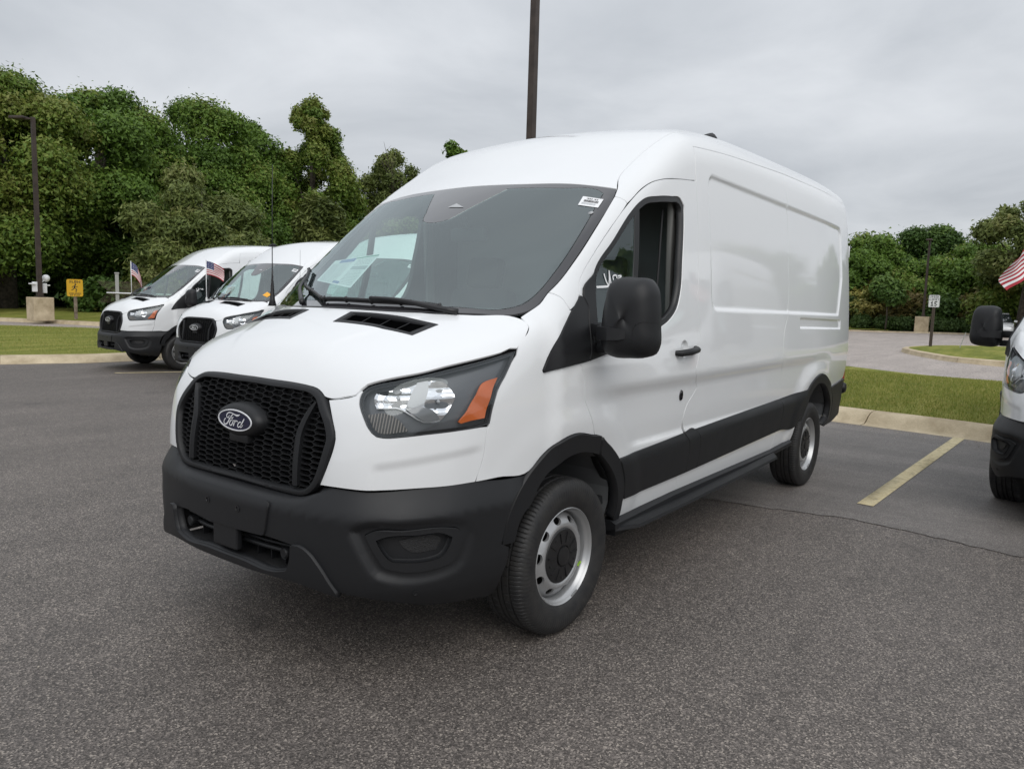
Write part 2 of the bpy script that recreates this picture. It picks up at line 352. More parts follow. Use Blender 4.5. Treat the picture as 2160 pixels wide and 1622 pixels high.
# ------------------------------------------------------------------ measured outlines on the skin (metres, left side)
OUT = {
 'hood': [[0.517,0.019,1.438],[0.47,0.333,1.434],[0.309,0.654,1.431],[0.218,0.804,1.433],[0.222,0.851,1.412],[0.236,0.891,1.387],[0.26,0.902,1.362],[0.332,0.907,1.298],[0.335,0.905,1.299],[0.407,0.88,1.283],[0.513,0.838,1.26],[0.614,0.796,1.239],[0.735,0.736,1.209],[0.807,0.675,1.191],[0.851,0.623,1.173],[0.866,0.603,1.165],[0.883,0.59,1.147],[0.901,0.578,1.125],[0.913,0.548,1.117],[0.935,0.457,1.104],[0.935,0.441,1.107],[0.931,0.42,1.12],[0.927,0.385,1.133],[0.928,0.343,1.139],[0.93,0.27,1.143],[0.935,0.107,1.145],[0.936,-0.004,1.146]],
 'headlight': [[0.883,0.6,1.142],[0.902,0.6,1.112],[0.909,0.606,1.095],[0.915,0.624,1.066],[0.917,0.642,1.04],[0.917,0.66,1.014],[0.912,0.677,0.994],[0.903,0.694,0.981],[0.889,0.711,0.977],[0.84,0.756,0.979],[0.761,0.808,0.986],[0.672,0.854,0.992],[0.57,0.893,0.999],[0.504,0.91,1.01],[0.492,0.911,1.062],[0.473,0.912,1.11],[0.458,0.911,1.141],[0.419,0.913,1.189],[0.375,0.911,1.246],[0.342,0.906,1.29],[0.412,0.884,1.273],[0.52,0.844,1.248],[0.621,0.803,1.226],[0.741,0.742,1.198],[0.814,0.683,1.179],[0.853,0.634,1.165],[0.872,0.61,1.153]],
 'fascia': [[0.914,0.55,1.113],[0.902,0.579,1.123],[0.886,0.593,1.142],[0.883,0.6,1.142],[0.902,0.6,1.112],[0.909,0.606,1.095],[0.915,0.624,1.066],[0.917,0.642,1.04],[0.917,0.66,1.014],[0.912,0.677,0.994],[0.903,0.694,0.981],[0.889,0.711,0.977],[0.84,0.756,0.979],[0.761,0.808,0.986],[0.672,0.854,0.992],[0.57,0.893,0.999],[0.51,0.909,1.001],[0.516,0.908,0.99],[0.532,0.903,0.88],[0.561,0.889,0.783],[0.688,0.847,0.781],[0.787,0.795,0.782],[0.936,0.677,0.78],[0.988,0.547,0.782],[0.998,0.488,0.781],[0.986,0.525,0.872],[0.974,0.538,0.927],[0.967,0.54,0.961],[0.955,0.508,1.031],[0.936,0.465,1.098]],
 'fender': [[0.332,0.907,1.296],[0.332,0.907,1.298],[0.26,0.902,1.362],[0.236,0.891,1.387],[0.222,0.851,1.412],[0.216,0.83,1.424],[0.172,0.844,1.45],[0.126,0.864,1.481],[0.072,0.866,1.527],[0.066,0.867,1.532],[0.035,0.911,1.513],[0.013,0.95,1.458],[0.002,0.951,1.459],[0.155,0.968,1.312],[0.216,0.954,1.208],[0.212,0.956,1.198],[0.103,0.997,1.22],[-0.006,1.002,1.23],[-0.007,1.002,1.226],[-0.034,1.005,1.183],[-0.042,1.008,1.108],[-0.046,1.007,1.07],[-0.08,1.011,1.011],[-0.118,1.013,0.944],[-0.141,1.007,0.896],[0.021,1.004,0.922],[0.135,0.993,0.898],[0.22,0.959,0.84],[0.282,0.948,0.79],[0.456,0.919,0.788],[0.561,0.889,0.783],[0.532,0.903,0.88],[0.516,0.908,0.99],[0.51,0.909,1.001],[0.492,0.911,1.062],[0.473,0.912,1.11],[0.458,0.911,1.141],[0.419,0.913,1.189],[0.375,0.911,1.246]],
 'sail': [[-0.076,0.939,1.521],[0.002,0.951,1.459],[0.155,0.968,1.312],[0.216,0.954,1.208],[0.212,0.956,1.198],[0.103,0.997,1.22],[-0.057,1.004,1.235],[-0.077,1.001,1.27],[-0.083,0.992,1.332],[-0.093,0.974,1.408],[-0.111,0.953,1.48],[-0.095,0.943,1.511]],
 'doorsail': [[-0.098,0.939,1.526],[-0.215,0.928,1.632],[-0.155,0.983,1.384],[-0.279,0.995,1.361],[-0.263,1.009,1.27],[-0.063,1.004,1.236],[-0.08,1.001,1.27],[-0.086,0.992,1.332],[-0.096,0.974,1.408],[-0.113,0.953,1.48],[-0.097,0.944,1.511]],
 'door': [[-0.077,0.937,1.526],[-0.096,0.922,1.578],[-0.131,0.916,1.621],[-0.193,0.913,1.681],[-0.341,0.913,1.817],[-0.495,0.915,1.949],[-0.562,0.918,2.001],[-0.647,0.922,2.06],[-0.728,0.931,2.101],[-0.811,0.942,2.126],[-0.941,0.95,2.147],[-1.225,0.949,2.176],[-1.236,0.949,2.177],[-1.235,0.971,1.974],[-1.23,0.995,1.714],[-1.213,1.012,1.477],[-1.235,1.018,1.381],[-1.239,1.024,1.269],[-1.188,1.03,1.122],[-1.281,1.003,1.026],[-1.236,1.0,0.989],[-1.156,0.998,0.924],[-1.13,0.992,0.854],[-1.143,0.995,0.785],[-1.201,0.994,0.718],[-1.218,0.989,0.641],[-1.203,0.978,0.544],[-1.13,0.977,0.54],[-1.177,0.953,0.427],[-0.492,0.946,0.42],[-0.469,0.978,0.525],[-0.462,0.988,0.599],[-0.43,0.994,0.676],[-0.385,0.997,0.749],[-0.302,1.001,0.819],[-0.223,1.006,0.868],[-0.149,1.008,0.896],[-0.141,1.007,0.896],[-0.118,1.013,0.944],[-0.08,1.011,1.011],[-0.046,1.007,1.07],[-0.042,1.008,1.108],[-0.034,1.005,1.183],[-0.007,1.002,1.226],[-0.006,1.002,1.23],[-0.057,1.004,1.235],[-0.077,1.001,1.27],[-0.083,0.992,1.332],[-0.093,0.974,1.408],[-0.111,0.953,1.48],[-0.095,0.943,1.511]],
 'doorwin': [[-0.218,0.927,1.64],[-0.368,0.93,1.783],[-0.532,0.934,1.936],[-0.594,0.937,1.982],[-0.655,0.943,2.014],[-0.761,0.953,2.035],[-0.909,0.96,2.052],[-1.019,0.962,2.053],[-1.059,0.966,2.021],[-1.053,0.976,1.921],[-1.022,0.993,1.733],[-0.984,1.007,1.546],[-0.94,1.012,1.472],[-0.871,1.013,1.423],[-0.739,1.014,1.373],[-0.485,1.012,1.308],[-0.306,1.009,1.284],[-0.145,1.004,1.268],[-0.151,0.983,1.384]],
 'apillar': [[0.066,0.867,1.532],[0.03,0.874,1.558],[-0.125,0.88,1.683],[-0.307,0.874,1.844],[-0.494,0.857,2.007],[-0.519,0.9,1.991],[-0.523,0.914,1.974],[-0.495,0.915,1.949],[-0.341,0.913,1.817],[-0.193,0.913,1.681],[-0.131,0.916,1.621],[-0.096,0.922,1.578],[-0.077,0.937,1.526],[0.001,0.95,1.463],[0.013,0.95,1.458],[0.035,0.911,1.513]],
 'rail_front': [[-0.543,0.843,2.05],[-0.607,0.809,2.104],[-0.776,0.793,2.217],[-0.925,0.803,2.313],[-1.076,0.817,2.396]],
 'rail_low': [[-0.494,0.857,2.007],[-0.519,0.9,1.991],[-0.523,0.914,1.974],[-0.562,0.918,2.001],[-0.647,0.922,2.06],[-0.728,0.931,2.101],[-0.811,0.942,2.126],[-0.941,0.95,2.147],[-1.225,0.949,2.176],[-1.236,0.949,2.177],[-1.24,0.936,2.277],[-1.268,0.905,2.372],[-1.666,0.906,2.401],[-2.214,0.903,2.426],[-2.896,0.894,2.453],[-3.717,0.892,2.464],[-4.876,0.825,2.502]],
 'wind_r': [[-0.543,0.843,2.05],[-0.494,0.857,2.007],[-0.307,0.874,1.844],[-0.125,0.88,1.683],[0.03,0.874,1.558],[0.066,0.867,1.532],[0.126,0.864,1.481],[0.172,0.844,1.45],[0.218,0.804,1.433]],
 'windtop': [[-0.543,0.843,2.05],[-0.511,0.581,2.088],[-0.466,0.314,2.096],[-0.451,0.005,2.102]],
 'seam': [[-2.896,0.894,2.453],[-2.863,0.924,2.362],[-2.897,0.94,2.14],[-2.891,0.975,1.798],[-2.867,0.999,1.488],[-2.753,1.022,1.319],[-2.728,1.029,1.183],[-2.811,1.002,1.005],[-2.818,0.99,0.835]],
 'bpil_up': [[-1.268,0.905,2.372],[-1.24,0.936,2.277],[-1.236,0.949,2.177]],
 'mold_top': [[-1.144,0.995,0.785],[-1.298,0.994,0.788],[-2.825,0.989,0.824],[-3.462,1.019,0.847]],
 'mold_bot': [[-0.476,0.979,0.531],[-1.136,0.977,0.54],[-3.262,0.997,0.595]],
 'mold_front': [[-0.385,0.997,0.749],[-0.43,0.994,0.676],[-0.462,0.988,0.599],[-0.476,0.979,0.531]],
 'mold_rear': [[-3.462,1.019,0.847],[-3.424,1.01,0.778],[-3.313,0.997,0.601],[-3.276,0.997,0.595]],
 'g1': [[-1.142,0.996,0.782],[-1.195,0.994,0.724],[-1.208,0.991,0.661]],
 'g2': [[-1.296,0.995,0.785],[-1.349,0.995,0.729],[-1.362,0.99,0.658]],
 'g3': [[-2.837,0.989,0.823],[-2.874,0.997,0.761],[-2.862,0.984,0.595]],
 'sill_bot': [[-0.491,0.945,0.417],[-1.139,0.954,0.428],[-2.808,0.949,0.412],[-3.253,0.966,0.453]],
 'arch_out': [[0.282,0.948,0.79],[0.22,0.959,0.84],[0.135,0.993,0.898],[0.021,1.004,0.922],[-0.141,1.008,0.897],[-0.223,1.006,0.868],[-0.302,1.001,0.819],[-0.385,0.997,0.749],[-0.43,0.994,0.676],[-0.462,0.988,0.599],[-0.469,0.978,0.525],[-0.492,0.946,0.42]],
 'arch_in': [[0.318,0.937,0.613],[0.279,0.944,0.642],[0.226,0.954,0.724],[0.16,0.971,0.782],[0.076,0.986,0.821],[-0.05,0.993,0.832],[-0.185,0.995,0.802],[-0.269,0.993,0.75],[-0.346,0.992,0.675],[-0.399,0.986,0.589],[-0.42,0.974,0.512],[-0.426,0.951,0.435]],
 'rarch_out': [[-3.276,0.997,0.595],[-3.313,0.997,0.601],[-3.424,1.01,0.778],[-3.462,1.019,0.847],[-3.58,1.03,0.921],[-3.743,1.034,0.954],[-3.85,1.031,0.947],[-4.053,1.017,0.888],[-4.255,0.988,0.816],[-4.416,0.967,0.667],[-4.475,0.945,0.513],[-4.208,0.955,0.458]],
 'rarch_in': [[-3.373,0.996,0.595],[-3.484,1.006,0.712],[-3.556,1.012,0.801],[-3.659,1.021,0.863],[-3.812,1.021,0.874],[-3.988,1.012,0.837],[-4.175,0.996,0.748],[-4.297,0.982,0.632],[-4.298,0.971,0.535],[-4.184,0.96,0.47]],
 'handle': [[-0.91,1.025,1.25],[-0.91,1.026,1.22],[-0.979,1.026,1.229],[-1.143,1.026,1.237],[-1.162,1.025,1.264],[-1.134,1.024,1.268],[-1.074,1.015,1.255]],
 'lock': [[-1.074,1.001,0.996]],
 'recess': [[-1.482,0.934,2.19],[-1.593,0.932,2.21],[-1.363,1.012,1.478],[-1.398,1.015,1.43],[-4.125,0.988,1.505],[-4.655,0.955,1.716],[-4.748,0.894,2.24],[-4.446,0.911,2.275]],
 'vent': [[0.686,0.204,1.359],[0.608,0.218,1.391],[0.466,0.584,1.381],[0.579,0.552,1.347]],
 'frame': [[0.936,-0.004,1.146],[0.935,0.107,1.145],[0.93,0.27,1.143],[0.928,0.343,1.139],[0.927,0.385,1.133],[0.931,0.42,1.12],[0.936,0.441,1.106],[0.947,0.475,1.07],[0.954,0.504,1.037],[0.96,0.529,0.997],[0.964,0.537,0.976],[0.972,0.538,0.94],[0.982,0.528,0.893],[0.991,0.514,0.842],[0.997,0.492,0.789],[1.001,0.466,0.759],[1.004,0.439,0.739],[1.007,0.401,0.726],[1.01,0.346,0.724],[1.014,0.213,0.724],[1.017,0.022,0.727]],
 'frame_in': [[0.949,0.008,1.121],[0.948,0.126,1.118],[0.943,0.287,1.117],[0.94,0.358,1.113],[0.942,0.387,1.104],[0.945,0.407,1.093],[0.955,0.434,1.059],[0.964,0.47,1.017],[0.971,0.494,0.977],[0.973,0.499,0.965],[0.983,0.494,0.919],[0.992,0.484,0.872],[0.999,0.468,0.82],[1.003,0.447,0.783],[1.005,0.424,0.762],[1.007,0.401,0.753],[1.01,0.346,0.75],[1.014,0.213,0.748],[1.016,0.028,0.751]],
 'gbar': [[0.948,0.41,1.087],[0.968,0.382,1.034],[0.986,0.358,0.965],[0.998,0.357,0.905],[1.007,0.359,0.82],[1.009,0.36,0.762]],
 'badge': [[0.995,-0.078,0.964]],
 'refl': [[0.882,0.647,1.115],[0.862,0.644,1.148],[0.838,0.672,1.159],[0.81,0.705,1.165],[0.754,0.75,1.178],[0.718,0.772,1.187],[0.688,0.791,1.189],[0.659,0.816,1.18],[0.642,0.84,1.152],[0.639,0.851,1.124],[0.654,0.852,1.087],[0.674,0.846,1.063],[0.7,0.836,1.033],[0.761,0.803,1.032],[0.821,0.753,1.08],[0.841,0.73,1.089],[0.887,0.668,1.087],[0.886,0.652,1.104]],
 'divider': [[0.812,0.755,1.093],[0.789,0.754,1.134],[0.752,0.752,1.179],[0.716,0.774,1.186],[0.727,0.787,1.157],[0.747,0.794,1.118],[0.761,0.794,1.088],[0.8,0.767,1.087]],
 'dome': [[0.817,0.753,1.086],[0.795,0.77,1.09],[0.759,0.795,1.088],[0.73,0.815,1.075],[0.711,0.828,1.052],[0.705,0.833,1.038],[0.761,0.803,1.035],[0.794,0.778,1.061]],
 'trimline': [[0.887,0.668,1.086],[0.841,0.73,1.089],[0.825,0.748,1.082],[0.799,0.775,1.058],[0.761,0.803,1.032],[0.706,0.833,1.034]],
 'turn': [[0.91,0.643,1.061],[0.866,0.712,1.066],[0.844,0.742,1.047],[0.814,0.773,1.0],[0.848,0.747,0.995],[0.892,0.705,0.992],[0.908,0.682,1.0]],
 'amber': [[0.635,0.868,1.026],[0.604,0.877,1.059],[0.564,0.885,1.111],[0.514,0.888,1.173],[0.45,0.904,1.19],[0.488,0.906,1.123],[0.524,0.904,1.034],[0.577,0.889,1.029],[0.626,0.872,1.019]],
 'fog_out': [[0.939,0.673,0.609],[0.93,0.685,0.619],[0.825,0.772,0.624],[0.667,0.854,0.619],[0.63,0.866,0.609],[0.605,0.873,0.575],[0.612,0.87,0.551],[0.658,0.85,0.469],[0.689,0.839,0.463],[0.859,0.744,0.467],[0.883,0.723,0.478],[0.904,0.705,0.515]],
 'fog_in': [[0.905,0.705,0.586],[0.892,0.718,0.593],[0.784,0.797,0.599],[0.691,0.844,0.594],[0.66,0.855,0.577],[0.664,0.853,0.56],[0.702,0.837,0.507],[0.721,0.829,0.503],[0.838,0.761,0.504],[0.863,0.742,0.508],[0.884,0.724,0.538]],
 'fog_mesh': [[0.845,0.757,0.578],[0.705,0.838,0.581],[0.69,0.844,0.569],[0.712,0.833,0.529],[0.807,0.782,0.532],[0.827,0.77,0.548]],
 'bumper_top': [[0.561,0.889,0.783],[0.688,0.847,0.781],[0.787,0.795,0.782],[0.936,0.677,0.78],[0.988,0.547,0.782],[0.998,0.488,0.781],[0.456,0.919,0.788],[0.287,0.947,0.792]],
 'bumper_end': [[0.286,0.947,0.788],[0.337,0.937,0.713],[0.392,0.925,0.608],[0.414,0.914,0.502],[0.445,0.907,0.482],[0.367,0.917,0.478],[0.362,0.914,0.458],[0.361,0.879,0.343],[0.36,0.86,0.3]],
 'bumper_bot': [[0.358,0.86,0.299],[0.547,0.836,0.299],[0.738,0.805,0.33],[0.894,0.707,0.356],[0.972,0.584,0.377],[0.983,0.539,0.384],[1.004,0.344,0.4],[1.009,0.074,0.375],[1.006,-0.205,0.365],[0.998,-0.419,0.368],[0.985,-0.677,0.391]],
 'lipR': [[1.009,0.338,0.519],[1.007,0.381,0.524],[1.002,0.445,0.516],[0.996,0.492,0.484],[0.98,0.559,0.405]],
 'inlet': [[1.015,-0.017,0.515],[1.013,0.189,0.522],[1.009,0.344,0.516],[1.007,0.338,0.451],[1.006,0.307,0.408],[1.007,0.254,0.396],[1.01,0.003,0.395],[1.008,-0.202,0.395]],
 'plate': [[1.016,-0.088,0.692],[1.014,0.219,0.675],[1.014,0.226,0.668],[1.013,0.189,0.531],[1.015,-0.017,0.517],[1.013,-0.191,0.516]],
 'inlettrim': [[1.014,0.232,0.678],[1.01,0.353,0.685],[1.008,0.389,0.706],[0.993,0.519,0.791]],
 'ticker': [[-0.44,0.713,2.008],[-0.453,0.822,1.989],[-0.395,0.827,1.942],[-0.378,0.724,1.959]],
 'monroney': [[0.002,-0.594,1.696],[0.033,-0.414,1.719],[0.077,-0.155,1.726],[0.344,-0.073,1.543],[0.23,-0.486,1.547],[0.136,-0.576,1.593]],
 'frit_in': [[0.188,0.789,1.463],[0.156,0.812,1.479],[0.09,0.838,1.526],[-0.018,0.845,1.621],[-0.241,0.835,1.817],[-0.496,0.809,2.025],[-0.514,0.757,2.052],[-0.475,0.575,2.064],[-0.418,0.262,2.069],[-0.229,0.161,1.945],[-0.105,0.093,1.86],[-0.134,0.036,1.882],[-0.298,-0.11,1.996],[-0.41,-0.253,2.065]],
 'frit_in2': [[-0.519,-0.729,2.062],[-0.504,-0.806,2.032],[-0.329,-0.738,1.918],[0.033,-0.709,1.632],[0.228,-0.642,1.493],[0.316,-0.528,1.471],[0.461,-0.118,1.466],[0.44,0.271,1.46],[0.312,0.57,1.459],[0.188,0.789,1.463]],
 'wsbar': [[-0.252,-0.004,1.966],[-0.283,0.029,1.988],[-0.247,0.109,1.96]],
 'bpil': [[-1.236,0.949,2.177],[-1.235,0.971,1.974],[-1.23,0.995,1.714],[-1.213,1.012,1.477],[-1.235,1.018,1.381],[-1.239,1.024,1.269],[-1.188,1.03,1.122],[-1.281,1.003,1.026],[-1.236,1.0,0.989],[-1.156,0.998,0.924],[-1.13,0.992,0.854],[-1.143,0.995,0.785]],
 'gut': [[-1.268,0.905,2.372],[-1.666,0.906,2.401],[-2.214,0.903,2.426],[-2.896,0.894,2.453],[-3.717,0.892,2.464],[-4.876,0.825,2.502]],
 'quarter': [[-0.155,0.983,1.384],[-0.222,0.929,1.63],[-0.372,0.931,1.78],[-0.534,0.935,1.931],[-0.567,0.937,1.955],[-0.534,0.967,1.621],[-0.462,1.011,1.308],[-0.306,1.009,1.284],[-0.154,1.004,1.272]],
 'divider_post': [[-0.568,0.936,1.96],[-0.605,0.94,1.982],[-0.578,0.967,1.68],[-0.499,1.012,1.312],[-0.458,1.011,1.309],[-0.53,0.967,1.621]],
 'wiper_d': [[0.491,-0.075,1.451],[0.464,0.237,1.452],[0.393,0.485,1.439]],
 'wiper_darm': [[0.464,0.237,1.452],[0.404,0.468,1.439],[0.369,0.573,1.424]],
 'wiper_p': [[0.025,-0.786,1.61],[0.332,-0.338,1.514],[0.507,-0.061,1.442]],
 'wiper_parm': [[0.271,-0.439,1.53],[0.48,-0.165,1.451],[0.519,-0.014,1.437]],
 'b_fog_out': [[0.963,0.699,0.62],[0.954,0.712,0.63],[0.861,0.808,0.64],[0.712,0.893,0.637],[0.677,0.906,0.628],[0.651,0.912,0.594],[0.659,0.91,0.571],[0.708,0.893,0.493],[0.736,0.881,0.485],[0.893,0.779,0.485],[0.915,0.757,0.495],[0.933,0.736,0.53]],
 'b_fog_in': [[0.934,0.736,0.6],[0.924,0.751,0.608],[0.823,0.834,0.616],[0.735,0.883,0.612],[0.705,0.894,0.596],[0.71,0.892,0.58],[0.746,0.877,0.528],[0.762,0.867,0.523],[0.872,0.796,0.521],[0.896,0.775,0.525],[0.916,0.756,0.553]],
 'b_fog_mesh': [[0.879,0.791,0.594],[0.747,0.875,0.599],[0.733,0.882,0.588],[0.755,0.872,0.548],[0.845,0.819,0.55],[0.864,0.806,0.566]],
 'b_bumper_end': [[0.267,0.934,0.783],[0.36,0.954,0.72],[0.435,0.957,0.624],[0.463,0.951,0.522],[0.495,0.946,0.504],[0.424,0.959,0.502],[0.423,0.959,0.483],[0.446,0.943,0.383],[0.448,0.927,0.343]],
 'b_bumper_bot': [[0.445,0.926,0.342],[0.608,0.887,0.331],[0.762,0.828,0.344],[0.911,0.726,0.366],[0.994,0.61,0.391],[1.01,0.57,0.4],[1.053,0.408,0.429],[1.073,0.168,0.415],[1.073,-0.097,0.407],[1.064,-0.306,0.409],[1.004,-0.642,0.403]],
 'b_lipR': [[1.06,0.406,0.547],[1.053,0.44,0.549],[1.041,0.493,0.537],[1.03,0.534,0.503],[1.008,0.592,0.421]],
 'b_inlet': [[1.084,0.087,0.552],[1.077,0.278,0.557],[1.058,0.409,0.543],[1.057,0.404,0.479],[1.059,0.378,0.44],[1.064,0.332,0.43],[1.077,0.103,0.436],[1.077,-0.091,0.436]],
 'b_plate': [[1.068,-0.007,0.715],[1.067,0.292,0.699],[1.068,0.301,0.693],[1.076,0.277,0.564],[1.083,0.086,0.554],[1.085,-0.075,0.554]],
 'b_inlettrim': [[1.064,0.301,0.701],[1.05,0.405,0.703],[1.037,0.426,0.718],[0.983,0.506,0.787]],
}
OUT = {k: np.array(v) for k, v in OUT.items()}
# ------------------------------------------------------------------ panels cut from the skin
def unit(v):
    v = np.asarray(v, float); return v/np.linalg.norm(v)
def field_n(F, P, e=2e-3):
    x, y, z = P[:, 0], P[:, 1], P[:, 2]
    n = np.stack([F(x+e, y, z)-F(x-e, y, z), F(x, y+e, z)-F(x, y-e, z), F(x, y, z+e)-F(x, y, z-e)], 1)
    return n/(np.linalg.norm(n, axis=1, keepdims=True)+1e-12)
def fmarch(F, O, D, t0, t1, it=34):
    a = np.full(len(O), float(t0)); b = np.full(len(O), float(t1))
    for _ in range(it):
        m = (a+b)/2; Q = O + D*m[:, None]; s = F(Q[:, 0], Q[:, 1], Q[:, 2]) > 0
        a = np.where(s, m, a); b = np.where(s, b, m)
    return O + D*((a+b)/2)[:, None]
def dense(p, step, corner=48):
    # closed 2D outline: soft corners become curves, sharp ones stay
    p = np.asarray(p, float); keep = np.linalg.norm(p-np.roll(p, 1, 0), axis=1) > 1e-4; p = p[keep]; n = len(p)
    e = np.roll(p, -1, 0)-p; L = np.linalg.norm(e, axis=1); u = e/L[:, None]
    turn = np.degrees(np.arccos(np.clip((u*np.roll(u, 1, 0)).sum(1), -1, 1))); out = []
    for i in range(n):
        j = (i+1) % n; k = max(1, int(math.ceil(L[i]/step)))
        tg0 = unit(u[i-1]/L[i-1]+u[i]/L[i]) if turn[i] < corner else u[i]
        tg1 = unit(u[i]/L[i]+u[j]/L[j]) if turn[j] < corner else u[i]
        for q in range(k):
            t = q/k; h = L[i]
            out.append((2*t**3-3*t*t+1)*p[i] + (t**3-2*t*t+t)*h*tg0 + (3*t*t-2*t**3)*p[j] + (t**3-t*t)*h*tg1)
    return np.array(out)
def area2(p): x, y = p[:, 0], p[:, 1]; return (x*np.roll(y, -1)-np.roll(x, -1)*y).sum()/2
def inset(p, g):
    if area2(p) < 0: p = p[::-1]
    e = np.roll(p, -1, 0)-p; u = e/(np.linalg.norm(e, axis=1, keepdims=True)+1e-12); n = np.stack([-u[:, 1], u[:, 0]], 1)
    m = n+np.roll(n, 1, 0); m = m/np.maximum((m*m).sum(1, keepdims=True)/2, .5)
    return p + g*m
def inside(p, q):
    x, y = q[:, 0], q[:, 1]; r = np.zeros(len(q), bool); n = len(p)
    for i in range(n):
        a, b = p[i-1], p[i]
        c = ((a[1] > y) != (b[1] > y))
        if c.any():
            with np.errstate(divide='ignore', invalid='ignore'): xs = (b[0]-a[0])*(y-a[1])/(b[1]-a[1]+1e-30)+a[0]
            r ^= c & (x < xs)
    return r
def seg_dist(p, q):
    d = np.full(len(q), 1e9)
    for i in range(len(p)):
        a, b = p[i-1], p[i]; ab = b-a; t = np.clip(((q-a)@ab)/(ab@ab+1e-15), 0, 1); d = np.minimum(d, np.hypot(*(q-a-t[:, None]*ab).T))
    return d
def sdf(p, q):
    d = seg_dist(p, q); return np.where(inside(p, q), -d, d)
def patch(outline, n, F=None, off=0.0, holes=(), step=.04, gap=.0022, flange=.014, extra=None, offn=None, lines=(), flat_normals=False, corner=48, center=False, keep_xyz=None):
    # a panel bounded by 3D outlines that lie on the skin F, seen along -n; returns V, Fcs, N (per loop or None)
    F = F or body_F; n = unit(n); a = unit(np.cross([0, 0, 1], n)) if abs(n[2]) < .999 else np.array([0, 1, 0.]); b = np.cross(n, a)
    to2 = lambda P: np.stack([np.asarray(P, float)@a, np.asarray(P, float)@b], 1)
    loops = [inset(dense(to2(outline), step*.8, corner), gap)]
    for h in holes:
        q = dense(to2(h), step*.7, corner); q = q[::-1] if area2(q) < 0 else q; loops.append(inset(q, -gap))
    if center: loops[0][np.abs(loops[0]@np.array([a[1], b[1]])) < .004] *= 1
    allp = np.concatenate(loops); lo, hi = allp.min(0), allp.max(0)
    gx, gy = np.meshgrid(np.arange(lo[0], hi[0], step), np.arange(lo[1], hi[1], step*.87)); gx[1::2] += step/2
    pts = np.stack([gx.ravel(), gy.ravel()], 1)
    for l in lines:   # finer points beside pressed creases
        q = dense(to2(l), step*.4)
        for o in (-.024, -.012, -.004, .004, .012, .024):
            pts = np.concatenate([pts[seg_dist(q, pts) > .005] if o == -.024 else pts, inset(q, o)])
    if extra is not None:
        q = to2(extra); pts = np.concatenate([pts[np.array([np.min(np.hypot(*(q-t).T)) for t in pts]) > .006], q])
    ins = inside(loops[0], pts)
    for h in loops[1:]: ins &= ~inside(h, pts)
    pts = pts[ins]
    for l in loops: pts = pts[seg_dist(l, pts) > step*.32]
    edges = []; k = 0
    for l in loops: edges += [(k+i, k+(i+1) % len(l)) for i in range(len(l))]; k += len(l)
    co = [Vector(p) for p in np.concatenate(loops+[pts])]
    v2, e2, f2, ov, oe, of = delaunay_2d_cdt(co, edges, [], 0, 1e-6)
    V2 = np.array([v[:] for v in v2]); T = np.array([f for f in f2 if len(f) == 3]); c = V2[T].mean(1)
    k = inside(loops[0], c)
    for h in loops[1:]: k &= ~inside(h, c)
    T = T[k]
    d = np.asarray(outline, float)@n; base = V2[:, :1]*a+V2[:, 1:]*b
    P = fmarch(F, base, np.broadcast_to(n, base.shape), d.max()+.35, d.min()-.30)
    N = field_n(F, P)
    P = P + N*off
    custom = True
    if offn is not None: P = P + N*offn(P)[:, None]; custom = False
    if offn is not None:   # normals from the displaced triangles
        fn = np.cross(P[T[:, 1]]-P[T[:, 0]], P[T[:, 2]]-P[T[:, 0]]); N2 = np.zeros_like(P)
        for q in range(3): np.add.at(N2, T[:, q], fn)
        N2 /= np.linalg.norm(N2, axis=1, keepdims=True)+1e-15; N2 *= np.sign((N2*N).sum(1, keepdims=True)+1e-9); Nf = N2
    else: Nf = N
    # orient
    fn = np.cross(P[T[:, 1]]-P[T[:, 0]], P[T[:, 2]]-P[T[:, 0]]); fl = (fn*N[T[:, 0]]).sum(1) < 0; T[fl] = T[fl][:, ::-1]
    faces = [tuple(t) for t in T]; nor = [Nf[i] for t in T for i in t]; V = P
    if flange:
        cnt = {}
        for t in T:
            for i in range(3):
                ed = (t[i], t[(i+1) % 3]); key = (min(ed), max(ed)); cnt.setdefault(key, []).append(ed)
        bd = [v[0] for kk, v in cnt.items() if len(v) == 1]
        if center: bd = [ed for ed in bd if abs(P[ed[0], 1])+abs(P[ed[1], 1]) > .012]
        idx = {}; extraV = []
        for ed in bd:
            for i in ed:
                if i not in idx: idx[i] = len(P)+len(extraV); extraV.append(P[i]-N[i]*flange)
        V = np.concatenate([P, np.array(extraV)]) if extraV else P
        for i, j in bd: faces.append((j, i, idx[i], idx[j])); nor += [(0, 0, 0)]*4
    return V, faces, nor
def panel(name, args, m, parent, mirror=None, **kw):
    # mirror: None single, 'pair' two objects, 'join' both halves in one mesh
    V, Fc, nor = patch(*args, **kw) if isinstance(args, tuple) else args
    if mirror == 'join':
        k = len(V); V = V.copy(); V[np.abs(V[:, 1]) < .006, 1] = 0
        V = np.concatenate([V, V*[1, -1, 1]]); F2 = [tuple(i+k for i in f[::-1]) for f in Fc]; n2 = []; q = 0
        for f in Fc:
            l = nor[q:q+len(f)]; q += len(f); n2 += [np.asarray(x, float)*[1, -1, 1] for x in l[::-1]]
        Fc = Fc+F2; nor = list(nor)+n2
    me = mesh(name, V, Fc, m, smooth=True)
    me.normals_split_custom_set([tuple(map(float, x)) for x in nor])
    if mirror == 'pair': return pair(name, me, parent)
    return ob(name, me, parent)
